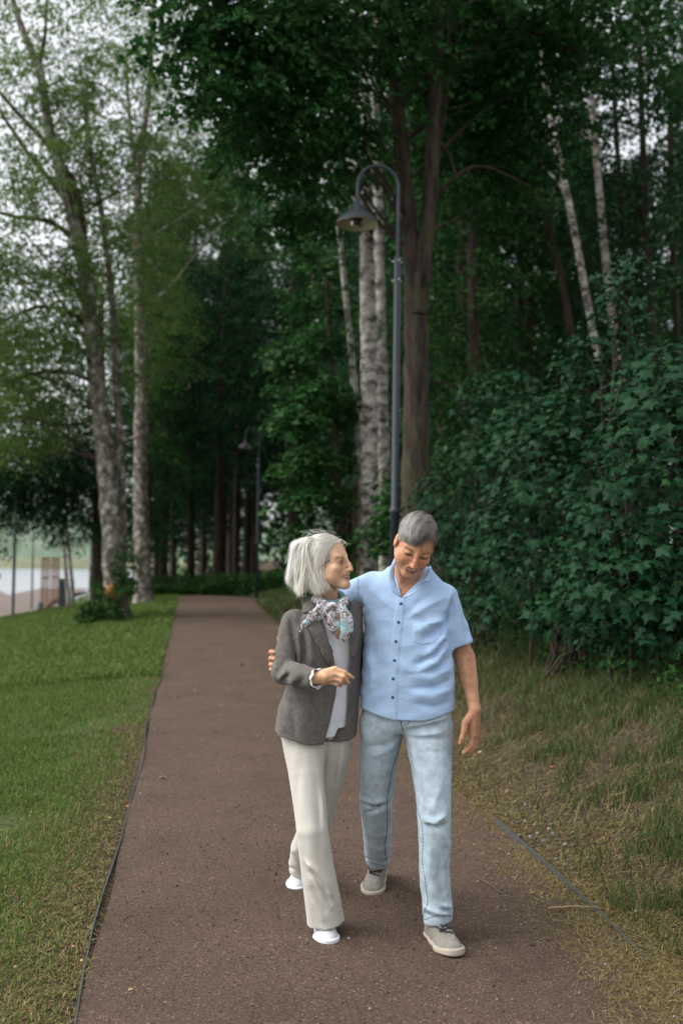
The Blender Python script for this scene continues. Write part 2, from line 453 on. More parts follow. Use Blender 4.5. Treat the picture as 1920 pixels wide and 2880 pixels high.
X2, Y2 = scatter(36000, 14, 42, lambda Y, t: edge_r(Y)+.05+t*4.5, lambda X, Y: np.clip(.6+.4*vnoise(X, Y, 1.5, 2), .1, 1), 12)
V2, F2 = blades(X2, Y2, .10+.14*r.rand(len(X2)), .010+.0006*Y2, .7, 13)
V, F = np.concatenate([V, V2]), F+[f+len(V) for f in F2]
M_BANK = grass_mat('bank_grass', [(0, (.036, .062, .016)), (.4, (.058, .098, .025)), (.80, (.085, .118, .036)), (.88, (.15, .125, .06)), (1, (.22, .17, .09))], .25)
tag(link('bank_grass', mesh('bank_grass', V, F, False), M_BANK), 'tufted green grass on the bank right of the path', 'grass', kind='stuff')

# loose grit and bits of bark on the path
r = np.random.RandomState(15); n = 5200
Y = 3.0*(16/3.0)**r.rand(n); w = r.rand(n); X = edge_l(Y)+.03+w*(edge_r(Y)-edge_l(Y)-.02)
S = (.0022+.0045*r.rand(n)**3)*(1+Y*.04)
P = np.stack([X, Y, .010+.012*np.sin(w*math.pi)+S*.3], 1)
T4 = np.array([[1, 0, -.4], [-.5, .85, -.4], [-.5, -.85, -.4], [.1, .1, .7]])
V = (P[:, None]+T4[None]*S[:, None, None]*(.7+.6*r.rand(n, 4, 1))).reshape(-1, 3)
k = (np.arange(n)*4)[:, None]
F = np.concatenate([k+[[0, 1, 3]], k+[[1, 2, 3]], k+[[2, 0, 3]]])
tag(link('path_grit', mesh('path_grit', V, F, False), grass_mat('grit', [(0, (.025, .018, .014)), (.5, (.09, .07, .055)), (.85, (.19, .15, .125)), (1, (.42, .38, .34))], 0)), 'loose stone grit scattered over the path', 'grit', kind='stuff')
# ================================================================== bark and leaves
def bark_mat(name, stops, scale=6.0, zs=.35, bump=.6, moss=0.0):
    m, nt, N, L, P = newmat(name)
    tc = N.new('ShaderNodeTexCoord'); mp = N.new('ShaderNodeMapping'); mp.inputs['Scale'].default_value = (1, 1, zs)
    L.new(tc.outputs['Object'], mp.inputs['Vector'])
    n1 = N.new('ShaderNodeTexNoise'); n1.inputs['Scale'].default_value = scale; n1.inputs['Detail'].default_value = 7; n1.inputs['Roughness'].default_value = .7
    L.new(mp.outputs['Vector'], n1.inputs['Vector'])
    r = ramp(N, stops); L.new(n1.outputs['Fac'], r.inputs['Fac'])
    out = r.outputs['Color']
    if moss:
        n2 = N.new('ShaderNodeTexNoise'); n2.inputs['Scale'].default_value = 2.2; n2.inputs['Detail'].default_value = 6
        L.new(tc.outputs['Object'], n2.inputs['Vector'])
        rm = ramp(N, [(.52, (0, 0, 0)), (.62, (moss,)*3)]); L.new(n2.outputs['Fac'], rm.inputs['Fac'])
        mx = N.new('ShaderNodeMix'); mx.data_type = 'RGBA'; L.new(rm.outputs['Color'], mx.inputs['Factor'])
        L.new(out, mx.inputs['A']); mx.inputs['B'].default_value = (.055, .062, .020, 1); out = mx.outputs['Result']
    L.new(out, P.inputs['Base Color']); P.inputs['Roughness'].default_value = .9; P.inputs['Specular IOR Level'].default_value = .2
    b = N.new('ShaderNodeBump'); b.inputs['Strength'].default_value = bump; b.inputs['Distance'].default_value = .03
    L.new(n1.outputs['Fac'], b.inputs['Height']); L.new(b.outputs['Normal'], P.inputs['Normal'])
    return m
M_BIRCH = bark_mat('birch_bark', [(.36, (.030, .025, .022)), (.45, (.13, .115, .10)), (.53, (.34, .32, .285)), (.70, (.56, .54, .49))], 4.2, 1.6, .4)
M_OLDBIRCH = bark_mat('old_birch_bark', [(.32, (.030, .026, .021)), (.45, (.105, .092, .074)), (.54, (.20, .18, .145)), (.61, (.40, .385, .34)), (.74, (.60, .585, .54))], 6.5, .8, .9)
M_BARK = bark_mat('grey_brown_bark', [(.3, (.010, .008, .0065)), (.48, (.040, .031, .025)), (.62, (.075, .060, .048)), (.75, (.12, .10, .082))], 13, .16, 1.0, .55)
M_DARKBARK = bark_mat('dark_bark', [(.3, (0.0158, 0.0120, 0.0096)), (.5, (0.0443, 0.0335, 0.0253)), (.75, (0.1081, 0.0817, 0.0612))], 8, .2, .6)
M_TWIG = plain('twig_bark', (0.0491, 0.0353, 0.0262), .9, 0, .3, 20)
def leaf_mat(name, stops, trans=.22, rough=.6, spec=.10):
    m, nt, N, L, P = newmat(name)
    g = N.new('ShaderNodeNewGeometry'); oi = N.new('ShaderNodeObjectInfo')
    r = ramp(N, stops); L.new(g.outputs['Random Per Island'], r.inputs['Fac'])
    r2 = ramp(N, [(0, (.86, .92, .9)), (1, (1.14, 1.06, 1.0))]); L.new(oi.outputs['Random'], r2.inputs['Fac'])
    mx = N.new('ShaderNodeMix'); mx.data_type = 'RGBA'; mx.blend_type = 'MULTIPLY'; mx.inputs['Factor'].default_value = 1
    L.new(r.outputs['Color'], mx.inputs['A']); L.new(r2.outputs['Color'], mx.inputs['B'])
    L.new(mx.outputs['Result'], P.inputs['Base Color']); P.inputs['Roughness'].default_value = rough; P.inputs['Specular IOR Level'].default_value = spec
    tr = N.new('ShaderNodeBsdfTranslucent'); L.new(mx.outputs['Result'], tr.inputs['Color'])
    ms = N.new('ShaderNodeMixShader'); ms.inputs[0].default_value = trans
    L.new(P.outputs[0], ms.inputs[1]); L.new(tr.outputs[0], ms.inputs[2]); L.new(ms.outputs[0], N['Material Output'].inputs['Surface'])
    return m
L_BIRCH = leaf_mat('birch_leaves', [(0, (0.0569, 0.1102, 0.0291)), (.5, (0.0902, 0.1620, 0.0436)), (.9, (0.1281, 0.2074, 0.0581)), (1, (0.1614, 0.1944, 0.0581))], .45)
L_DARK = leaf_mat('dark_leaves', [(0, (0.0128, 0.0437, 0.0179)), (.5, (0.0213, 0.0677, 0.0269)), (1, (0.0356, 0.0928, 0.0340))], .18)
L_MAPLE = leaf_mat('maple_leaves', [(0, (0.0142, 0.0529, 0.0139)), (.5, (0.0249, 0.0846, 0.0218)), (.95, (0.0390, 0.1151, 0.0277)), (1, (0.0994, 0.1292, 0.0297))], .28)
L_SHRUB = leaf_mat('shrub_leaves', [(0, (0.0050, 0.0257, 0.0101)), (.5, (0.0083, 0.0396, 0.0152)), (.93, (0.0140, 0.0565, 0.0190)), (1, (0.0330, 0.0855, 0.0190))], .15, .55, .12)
L_WEED = leaf_mat('weed_leaves', [(0, (0.0187, 0.0598, 0.0124)), (.6, (0.0353, 0.1026, 0.0229)), (.92, (0.0621, 0.1325, 0.0349)), (1, (0.0912, 0.1370, 0.0378))], .3)

def unit(v): return v/(np.linalg.norm(v, axis=-1)[..., None]+1e-9)
def leaf_cards(pos, nrm, dr, size, aspect=.62, fold=.18):
    """pointed oval leaves: four triangles each, folded along the midrib"""
    n = len(pos); nrm = unit(nrm); dr = unit(dr-nrm*np.sum(dr*nrm, 1)[:, None]); sd = np.cross(nrm, dr)
    s = size[:, None]
    a = pos; t = pos+dr*s-nrm*s*.10
    l = pos+dr*s*.45+sd*s*aspect*.5-nrm*s*fold*.5; r = pos+dr*s*.45-sd*s*aspect*.5-nrm*s*fold*.5
    V = np.stack([a, r, t, l], 1).reshape(-1, 3)
    k = (np.arange(n)*4)[:, None]
    return V, np.concatenate([k+np.array([[0, 1, 2]]), k+np.array([[0, 2, 3]])])
def sprays(blobs, seed, leaf=.10, tilt=.45, jitter=.55, droop=.25, aspect=.62, rad=(.35, .75), hollow=0.0):
    """leafy sprays filling ellipsoids: blobs = (centre, radii, number of sprays, leaves per spray)"""
    r = np.random.RandomState(seed); P, Nn, D, S = [], [], [], []
    cs = []
    for c, rd, ns, nl in blobs:
        u = unit(r.normal(size=(ns, 3))); q = r.rand(ns)**(1/3.)
        q = hollow+(1-hollow)*q
        c0 = np.asarray(c)+u*q[:, None]*np.asarray(rd)
        cs.append(c0)
        nr = unit(np.stack([r.normal(0, tilt, ns), r.normal(0, tilt, ns), np.ones(ns)], 1)+u*.35)
        R = rad[0]+(rad[1]-rad[0])*r.rand(ns)
        ax = unit(np.cross(nr, r.normal(size=(ns, 3)))); ay = np.cross(nr, ax)
        a = r.rand(ns, nl)*2*math.pi; rr = np.sqrt(r.rand(ns, nl))*R[:, None]
        el = .55
        p = c0[:, None]+ax[:, None]*(rr*np.cos(a))[..., None]+ay[:, None]*(el*rr*np.sin(a))[..., None]
        p[..., 2] -= droop*rr**2/R[:, None]
        p += r.normal(0, .05, p.shape)*R[:, None, None]
        P.append(p.reshape(-1, 3))
        nn = nr[:, None]+r.normal(0, jitter, p.shape)
        Nn.append(nn.reshape(-1, 3))
        d = (p-c0[:, None])*1.0+r.normal(0, .12, p.shape); d[..., 2] -= .12
        D.append(d.reshape(-1, 3)); S.append(np.full(ns*nl, 1.0))
    P, Nn, D = np.concatenate(P), np.concatenate(Nn), np.concatenate(D)
    S = leaf*(.7+.6*r.rand(len(P)))
    V, F = leaf_cards(P, Nn, D, S, aspect)
    return V, F, np.concatenate(cs)
def limb_path(a, b, seed, sag=.12, n=7):
    r = np.random.RandomState(seed); a, b = np.array(a), np.array(b); L_ = np.linalg.norm(b-a)
    t = np.linspace(0, 1, n)[:, None]
    p = a+(b-a)*t; p[:, 2] += np.sin(t[:, 0]*math.pi)*sag*L_
    w = r.normal(0, .035*L_, (n, 3)); w[0] = 0; w[-1] = 0
    return p+w*np.sin(t*math.pi)
D2 = 1.22449
def dp(x, y, Y): return at(x*D2, y*D2, Y)
def stem(mb, pts, Y, seg=12, smooth=4):
    """a trunk given as (x, y, half width) in display pixels at distance Y (or with its own distance as fourth entry)"""
    q = [(*dp(p[0], p[1], p[3] if len(p) > 3 else Y), p[2]*(p[3] if len(p) > 3 else Y)/2286.0) for p in pts]
    q = np.array(q); s = np.r_[0, np.cumsum(np.linalg.norm(np.diff(q[:, :3], axis=0), axis=1))]
    t = np.linspace(0, s[-1], len(q)*smooth)
    c = np.stack([np.interp(t, s, q[:, j]) for j in range(4)], 1)
    for _ in range(2): c[1:-1] = (c[:-2]+2*c[1:-1]+c[2:])/4
    rr = np.random.RandomState(int(abs(pts[0][0])*7) % 9999)
    c[:, 3] *= 1+.06*rr.normal(size=len(c))
    mb.tube(c[:, :3], c[:, 3], seg)
    return c
def down_to_ground(pts, Y, flare=1.35):
    """carry the lowest trunk point down into the soil"""
    p = dp(pts[0][0], pts[0][1], Y); g = gz(p[0], p[1]) - .15
    py = pts[0][1]
    while dp(pts[0][0], py, Y)[2] > g: py += 4
    return [(pts[0][0], py, pts[0][2]*flare)] + pts
def tree(name, label, cat, trunkpts, Y, bark, crown=None, leafm=None, limbs=(), limb_mat=None, nbranch=0, group=None, extra=(), seed=1, br=.035):
    base = down_to_ground(trunkpts, Y)
    m = MB(); c = stem(m, base, Y, 14)
    o = c[0, :3].copy()
    t = empty(name, o, label, cat, group)
    for e in extra: stem(m, e[0], e[1] if len(e) > 1 else Y, 10)
    m.build('trunk', bark, t, off=o)
    for l in limbs:
        ml = MB(); stem(ml, l, Y, 8); ml.build('limb', limb_mat or bark, t, off=o)
    mb = MB(); used = False
    if crown is not None:
        V, F, cs = crown
        rr = np.random.RandomState(seed)
        for k in range(nbranch):
            e = cs[rr.randint(len(cs))]
            i = np.argmin(np.abs(c[:, 2]-(e[2]-.6*np.linalg.norm(e[:2]-c[len(c)//2, :2]))))
            i = min(max(i, len(c)//4), len(c)-2)
            p = limb_path(c[i, :3], e, seed*100+k)
            mb.tube(p, np.linspace(min(br, c[i, 3]*.6), .007, len(p)), 6); used = True
        link('crown', shift(mesh('crown', V, F, False), o), leafm, t)
    if used: tag(mb.build('branchwork', limb_mat or bark, t, off=o), kind='stuff')
    return t

# ------------------------------------------------------------------ left: the old birch and its neighbours
YB = 25.0
def bl(x, y, Y, rx, ry, rz, ns, nl): return (dp(x, y, Y), (rx, ry, rz), ns, nl)
cr_b1 = sprays([bl(50, 60, 25, 2.6, 2.6, 2.4, 108, 46), bl(190, 110, 26, 2.6, 2.4, 2.4, 108, 46), bl(50, 300, 24, 2.2, 2.2, 1.8, 105, 46), bl(240, 270, 26, 2.0, 2.0, 2.2, 105, 46),
                bl(110, 530, 24, 2.4, 2.2, 1.6, 140, 48), bl(40, 690, 24, 2.0, 2.0, 1.6, 140, 48), bl(140, 820, 26, 2.4, 2.2, 1.6, 170, 48), bl(30, 940, 25, 1.8, 2, 1.4, 140, 48), bl(300, 450, 26, 1.9, 1.7, 1.8, 100, 46), bl(120, 420, 26, 2, 2, 1.2, 40, 46), bl(300, 660, 27, 1.7, 1.7, 1.4, 80, 46)],
               21, .095, droop=.5, rad=(.35, .8))
birch1 = tree('birch_tree', 'old leaning birch with a white-flecked twin trunk and leafy suckers at its foot', 'tree',
     [(268, 1420, 34), (264, 1330, 27), (258, 1200, 24), (240, 1020, 22), (222, 860, 20), (205, 700, 18.5), (188, 580, 17), (165, 480, 17), (140, 390, 15), (118, 320, 13), (104, 240, 11), (96, 170, 10), (70, 110, 9), (45, 50, 7), (25, -20, 6)],
     YB, M_OLDBIRCH, cr_b1, L_BIRCH,
     limbs=[[(196, 560, 8), (186, 470, 8), (165, 410, 7), (120, 340, 6), (60, 280, 5), (-20, 190, 4)], [(196, 600, 7), (165, 540, 6), (110, 505, 6), (40, 500, 5), (-30, 480, 4)],
            [(170, 490, 6), (130, 430, 6), (70, 360, 5), (-10, 240, 4)], [(212, 760, 5), (160, 715, 5), (90, 700, 4), (0, 740, 3)], [(222, 880, 5), (150, 850, 4), (60, 860, 3), (-20, 890, 3)],
            [(92, 150, 5), (105, 80, 4), (110, -20, 3)], [(230, 960, 4), (160, 980, 4), (60, 960, 3)]],
     limb_mat=M_DARKBARK, nbranch=14, extra=[([(280, 1380, 12), (281, 1200, 11), (275, 1000, 10), (266, 800, 9), (254, 640, 8), (232, 470, 7), (205, 330, 6), (190, 200, 4)], 25.3)], seed=3)
p, n_ = dp(248, 1395, 24.6), None
# pale scar where a limb was cut near the foot
_s = dp(254, 1362, YB-.62)
m = MB(); m.lathe([(0, .10), (.10, .095), (.14, .05), (.155, -.04)], seg=16)
so = m.build('cut_scar', plain('fresh_cut_wood', (.52, .22, .07), .8, 0, .35, 14), birch1)
so.matrix_local = Matrix.Translation(Vector(_s)-birch1.location) @ Matrix.Rotation(math.radians(80), 4, 'X') @ Matrix.Diagonal((1, 1.5, 1, 1))
tag(so, 'orange scar of a sawn-off limb')
sk = sprays([bl(232, 1410, 24.2, .55, .4, .45, 45, 26), bl(250, 1370, 24.1, .45, .3, .5, 30, 26), bl(290, 1310, 24.3, .35, .3, .75, 40, 26), bl(205, 1420, 24.0, .35, .3, .35, 20, 26)], 33, .085, rad=(.12, .25))
link('suckers', shift(mesh('suckers', sk[0], sk[1], False), birch1.location), L_WEED, birch1)

cr_b2 = sprays([bl(330, 50, 33, 2.2, 2.4, 2.6, 105, 44), bl(400, 150, 34, 1.2, 2.0, 2.2, 40, 44), bl(280, 250, 33, 2.2, 2.2, 2.0, 84, 44), bl(400, 390, 34, 2.6, 2.2, 2.0, 160, 44), bl(520, 430, 36, 2.2, 2.2, 1.6, 130, 44), bl(440, 310, 36, 1.6, 2.2, 1.0, 40, 44), bl(330, 560, 34, 2.2, 2, 1.6, 100, 42), bl(470, 500, 35, 1.8, 1.8, 1.6, 70, 42), bl(360, 720, 34, 1.9, 1.8, 1.1, 70, 42), bl(380, 820, 34, 1.2, 1.4, .8, 34, 40)], 22, .105, droop=.5)
tree('aspen_tree', 'straight grey-barked tree standing just right of the leaning birch', 'tree',
     [(330, 1380, 22), (327, 1280, 19), (322, 1100, 17), (326, 900, 15), (322, 760, 13), (318, 600, 12), (315, 480, 10), (318, 380, 9), (335, 280, 7), (345, 180, 6), (350, 60, 4), (352, -40, 3)], 33, M_OLDBIRCH, cr_b2, L_BIRCH,
     limbs=[[(316, 440, 6), (305, 340, 5), (295, 240, 4), (290, 120, 3)], [(322, 720, 4), (400, 650, 4), (470, 560, 3), (550, 470, 2)], [(318, 560, 4), (420, 500, 3), (520, 420, 2)], [(322, 860, 4), (285, 840, 3), (250, 870, 2)], [(320, 1000, 3), (290, 1010, 2.5), (265, 1030, 2)]],
     nbranch=14, seed=4)
# birches and dark trees by the water
cr_b3 = sprays([bl(60, 860, 39, 2.6, 2.4, 2.2, 150, 46), bl(150, 700, 42, 2.6, 2.4, 2.4, 150, 46), bl(20, 1060, 38, 2.0, 2.4, 1.4, 130, 46), bl(90, 1110, 40, 2.6, 2.2, 1.5, 190, 46), bl(20, 1160, 40, 1.8, 2, 1.2, 90, 46), bl(180, 1130, 42, 2.2, 2.2, 1.2, 130, 46), bl(100, 1000, 41, 2.6, 2.4, 1.8, 130, 44), bl(190, 1010, 43, 2.2, 2, 2.2, 130, 44), bl(160, 1210, 40, 1.3, 1.5, .6, 40, 44)], 23, .13, droop=.45)
tree('lakeside_tree', 'dark brown trunk behind the leaning birch with low drooping foliage', 'tree', [(226, 1390, 15), (227, 1280, 14), (228, 1150, 13), (230, 1000, 12), (230, 850, 10), (232, 700, 7)], 41, M_DARKBARK, cr_b3, L_DARK, nbranch=16, seed=5)
for k, (pts, lab) in enumerate([([(159, 1392, 5), (156, 1350, 4.6), (150, 1300, 4.2), (146, 1250, 4), (142, 1180, 3.5), (136, 1080, 3)], 'slim white birch by the promenade, left one of a close pair'),
                                ([(167, 1390, 5), (167, 1345, 4.6), (162, 1300, 4.4), (156, 1250, 4), (152, 1180, 3.5), (150, 1080, 3)], 'slim white birch by the promenade, right one of a close pair'),
                                ([(208, 1385, 4.5), (208, 1340, 4.2), (210, 1290, 4), (212, 1240, 3.5), (214, 1150, 3)], 'pale thin birch just left of the brown trunk')]):
    cb = sprays([bl(pts[-1][0], 1050, 50, 1.8, 1.8, 1.6, 60, 36)], 40+k, .13, droop=.5)
    tree('birch_tree', lab, 'tree', pts, 50, M_BIRCH, cb, L_DARK, nbranch=4, seed=6+k)

# ------------------------------------------------------------------ right of the path: birches, the forked maple
cr_c = sprays([bl(720, 300, 19.5, 1.2, 1.2, 1.4, 40, 40), bl(860, 60, 19.5, 1.6, 1.6, 1.2, 40, 40), bl(690, 480, 19.5, 1.2, 1.4, 1.2, 40, 40)], 24, .075, droop=.4, rad=(.25, .55))
tree('birch_tree', 'thick white birch trunk behind the lamp shade', 'tree',
     [(846, 1280, 19), (850, 1150, 20), (848, 1000, 20), (847, 850, 19), (845, 700, 18), (842, 560, 17), (838, 400, 15), (832, 260, 13), (826, 120, 11), (822, -40, 9)], 16.5, M_BIRCH, cr_c, L_MAPLE, nbranch=10, seed=9)
cr_c2 = sprays([bl(900, 200, 18, 1.2, 1.2, 1.2, 50, 38)], 25, .075, droop=.4, rad=(.25, .5))
tree('birch_tree', 'slimmer white birch trunk just right of the thick birch', 'tree',
     [(885, 1200, 14), (880, 1000, 13), (876, 800, 13), (872, 620, 12), (868, 450, 11), (863, 300, 10), (858, 120, 8), (855, -40, 7)], 18, M_BIRCH, cr_c2, L_MAPLE, nbranch=5, seed=10)
tree('birch_tree', 'thin leaning birch stem left of the thick birch', 'tree',
     [(850, 1250, 9), (832, 1080, 9), (820, 960, 8.5), (806, 800, 8), (792, 660, 7), (780, 540, 6), (768, 400, 5), (750, 250, 3)], 17, M_BIRCH, sprays([bl(740, 260, 17, 1.0, 1.0, .9, 40, 36)], 26, .075, droop=.4, rad=(.25, .5)), L_MAPLE, nbranch=5, seed=11)

YM = 13.5
cr_m = sprays([bl(520, 80, 11.5, 1.0, 1.0, 1.0, 70, 44), bl(600, 200, 12, 1.1, 1.1, .8, 80, 44), bl(640, 20, 12, 1.2, 1.2, 1.0, 66, 46), bl(740, 120, 12.5, 1.2, 1.2, .9, 66, 46), bl(850, 30, 13, 1.3, 1.3, .9, 60, 46), bl(700, 300, 13, 1.0, 1.0, .6, 60, 42),
               bl(980, 60, 14.5, 1.4, 1.3, 1.1, 60, 46), bl(1120, 60, 14, 1.4, 1.3, 1.0, 70, 46), bl(1250, -20, 13.5, 1.3, 1.3, .7, 40, 46), bl(1100, 230, 14.5, 1.2, 1.2, .8, 80, 44), bl(800, -120, 13, 2.0, 1.8, 1.0, 50, 44), bl(1150, -120, 13, 2.2, 1.8, 1.0, 60, 44), bl(500, 180, 11.5, .5, .6, .5, 16, 40), bl(470, -10, 11.5, .6, .8, .6, 26, 42), bl(600, 330, 14, .9, 1.0, .7, 46, 42), bl(740, 400, 15.5, 1.1, 1.0, .9, 60, 42), bl(640, 480, 16, .9, 1.0, .6, 36, 42), bl(1080, 380, 15.5, 1.1, 1.2, .8, 60, 42), bl(1180, 300, 15, 1.2, 1.2, 1.0, 70, 42), bl(1450, 90, 14, 1.1, 1.2, .8, 50, 42)],
              27, .085, tilt=.4, droop=.35, aspect=.85, rad=(.22, .5))
tree('maple_tree', 'big forked maple with mossy trunk behind the near lamp post', 'tree',
     [(952, 1150, 34), (955, 1000, 31), (956, 880, 29), (956, 760, 28), (953, 660, 25), (942, 540, 19), (932, 420, 17), (920, 320, 16), (908, 220, 15), (898, 110, 14), (892, 0, 13), (888, -120, 10)], YM, M_BARK, cr_m, L_MAPLE,
     limbs=[[(900, 130, 9), (860, 70, 9), (800, 30, 8), (740, 28, 8), (690, 40, 7), (670, 90, 6), (640, 130, 5), (605, 140, 4)], [(690, 50, 5), (650, 20, 4), (590, 5, 3), (540, 20, 2.5)], [(1040, 60, 9), (1090, 50, 8), (1150, 60, 6), (1250, 80, 5), (1330, 120, 3)],
            [(984, 470, 6), (1030, 420, 5), (1080, 380, 4), (1130, 385, 3), (1220, 430, 2)], [(640, 140, 3.5), (645, 200, 3), (655, 240, 2)], [(1000, 320, 5), (1030, 350, 4), (1045, 400, 3)]],
     limb_mat=M_DARKBARK, nbranch=24, seed=12, br=.025,
     extra=[([(960, 720, 19), (974, 600, 19), (985, 480, 18), (991, 380, 17), (996, 260, 16), (1005, 130, 15), (1012, 0, 14), (1016, -120, 11)], 13.4), ([(988, 420, 9), (1006, 320, 10), (1024, 200, 10), (1038, 60, 10), (1048, -100, 8)], 13.7)])
for k, (pts, Y, lab) in enumerate([
    ([(1402, 1000, 9), (1385, 900, 8.5), (1364, 780, 8.5), (1342, 660, 8.5), (1322, 550, 8), (1300, 440, 8), (1282, 360, 7.5), (1265, 280, 7), (1248, 180, 6.5), (1235, 60, 6), (1225, -60, 5)], 18, 'slender white birch leaning left above the shrubs'),
    ([(1440, 950, 9), (1412, 780, 9), (1395, 640, 9), (1382, 520, 8.5), (1372, 400, 8.5), (1362, 280, 8), (1352, 160, 7.5), (1345, 20, 7), (1340, -80, 7)], 20, 'slender white birch right of the leaning one above the shrubs')]):
    tree('birch_tree', lab, 'tree', pts, Y, M_BIRCH, sprays([bl(pts[-3][0]+20, 60, Y, 1.4, 1.4, 1.2, 50, 38), bl(pts[-4][0]-90, 330, Y+2.2, 1.2, 1.2, .8, 40, 36)], 50+k, .08, droop=.4, rad=(.25, .5)), L_DARK, nbranch=7, seed=14+k)
for k, (pts, Y, lab) in enumerate([
    ([(1330, 900, 8), (1310, 760, 9), (1290, 640, 9), (1262, 520, 8), (1240, 420, 8), (1225, 320, 7), (1212, 200, 6), (1205, 60, 5)], 21, 'dark slanting trunk left of the leaning white birch'),
    ([(1440, 900, 7), (1436, 700, 7), (1432, 520, 7), (1420, 400, 6), (1412, 280, 6), (1405, 100, 5)], 24, 'thin dark trunk right of the two white birches'),
    ([(1510, 1000, 9), (1500, 800, 9), (1488, 600, 9), (1478, 400, 8), (1470, 200, 7), (1465, 0, 5)], 22, 'grey trunk near the right edge of the wood'),
    ([(1560, 1000, 9), (1555, 800, 9), (1545, 600, 8), (1540, 400, 8), (1538, 200, 6)], 26, 'trunk at the right edge of the picture'),
    ([(1120, 900, 7), (1110, 700, 7), (1105, 500, 6), (1100, 300, 6), (1098, 100, 5)], 26, 'slim dark trunk right of the forked maple')]):
    tree('forest_tree', lab, 'tree', pts, Y, M_DARKBARK, sprays([bl(pts[-1][0], 120, Y, 1.6, 1.6, 1.8, 60, 38), bl(pts[-2][0], 420, Y, 1.6, 1.6, 1.4, 60, 38)], 60+k, .10, droop=.4), L_DARK, nbranch=8, seed=20+k)

# young maple reaching out over the path side
cr_y = sprays([bl(730, 900, 16.5, .75, .8, .28, 26, 40), bl(690, 960, 16, .55, .6, .18, 20, 40), bl(770, 950, 17, .5, .6, .18, 16, 40), bl(740, 1040, 16.5, .6, .7, .22, 20, 40), bl(690, 1080, 16.4, .5, .5, .2, 14, 40), bl(730, 1140, 16.5, .65, .7, .26, 22, 40), bl(710, 780, 17, .8, .8, .30, 26, 40), bl(670, 830, 17, .5, .5, .2, 14, 38),
               bl(930, 1130, 15.5, .5, .5, .5, 30, 40), bl(905, 1220, 15.5, .5, .5, .4, 30, 40), bl(735, 1230, 16.5, .7, .6, .3, 26, 40), bl(700, 690, 17.5, .7, .7, .35, 22, 38), bl(740, 600, 18.5, .7, .7, .4, 22, 38)],
              28, .095, tilt=.25, jitter=.4, droop=.5, aspect=.85, rad=(.18, .42))
tree('young_maple', 'leafy young maple with layered boughs left of the thick birch', 'tree', [(782, 1270, 7), (778, 1150, 6), (772, 1000, 5.5), (764, 860, 5), (756, 740, 4), (750, 640, 3)], 17, M_DARKBARK, cr_y, L_MAPLE, nbranch=22, seed=15, br=.02)

# ------------------------------------------------------------------ the forest: three kinds of tree, copied
def forest_proto(seed, H, crown_lo, R, n, leaf, bark, leafm, nl=44):
    r = np.random.RandomState(seed)
    o = empty('forest_tree', (0, 0, -50))
    m = MB(); t = np.linspace(0, 1, 12)
    c = np.stack([.25*np.sin(t*3+seed)*t, .25*np.cos(t*2.3+seed)*t, -.3+t*H], 1)
    m.tube(c, np.interp(t, [0, .06, .5, 1], [.24, .17, .12, .03]), 9)
    me = m.build('trunk', bark, o)
    blobs = []
    for k in range(n):
        z = crown_lo+(H-crown_lo)*(k+r.rand())/n; w = R*np.interp(z/H, [crown_lo/H, .45, .75, 1.03], [.75, 1, .85, .25])
        a = r.rand()*6.28; q = w*.55*r.rand()
        blobs.append(((q*math.cos(a), q*math.sin(a), z), (w*.75, w*.75, .75), 15, nl))
    V, F, cs = sprays(blobs, seed+1, leaf, tilt=.35, droop=.55, rad=(.35, .85))
    link('crown', mesh('crown', V, F, False), leafm, o)
    b = MB()
    for k in range(22):
        e = cs[r.randint(len(cs))]; z = max(e[2]-.5*np.hypot(e[0], e[1]), crown_lo*.6)
        b.tube(limb_path((np.interp(z, c[:, 2], c[:, 0]), np.interp(z, c[:, 2], c[:, 1]), z), e, k+seed*50, .06), np.linspace(.04, .008, 7), 5)
    for k in range(10):                                   # dead lower twigs
        z = crown_lo*(.3+.8*r.rand()); a = r.rand()*6.28; l = .6+r.rand()
        b.tube(limb_path((np.interp(z, c[:, 2], c[:, 0]), np.interp(z, c[:, 2], c[:, 1]), z), (l*math.cos(a), l*math.sin(a), z+.3*r.normal()), k+seed*70, .05), np.linspace(.018, .004, 7), 4)
    tag(b.build('branchwork', bark, o), kind='stuff')
    return o
PROTOS = [forest_proto(71, 17, 5.5, 2.5, 22, .13, M_DARKBARK, L_DARK), forest_proto(72, 20, 3.5, 2.8, 28, .14, M_DARKBARK, L_DARK), forest_proto(73, 14, 2.2, 2.3, 20, .12, M_DARKBARK, L_MAPLE), forest_proto(74, 18, 6.5, 2.3, 18, .11, M_BIRCH, L_BIRCH)]
FIRST = [True]*4
def plant(kind, x, y, rot, sc, label, group):
    src = PROTOS[kind]
    if FIRST[kind]: o = src; FIRST[kind] = False
    else:
        o = src.copy(); COL.objects.link(o)
        for ch in list(src.children):
            c = ch.copy(); COL.objects.link(c); c.parent = o
    o.location = (x, y, gz(x, y)); o.rotation_euler = (0, 0, rot); o.scale = (sc,)*3
    tag(o, label, 'tree', group)
rf = np.random.RandomState(44)
spots = []
def try_spot(x, y, dmin):
    if all((x-a)**2+(y-b)**2 > dmin**2 for a, b in spots): spots.append((x, y)); return True
    return False
# beyond the end of the path
n = 0
while n < 30:
    y = 44+rf.rand()*34; x = -11+rf.rand()*15-.10*(y-44)
    if not try_spot(x, y, 1.7): continue
    plant(0 if rf.rand() < .65 else 1, x, y, rf.rand()*6.28, (1.12+.35*rf.rand())*(1.0 if x > -7.5 else .85), 'tall dark tree of the dense wood beyond the end of the path', 'trees beyond the end of the path'); n += 1
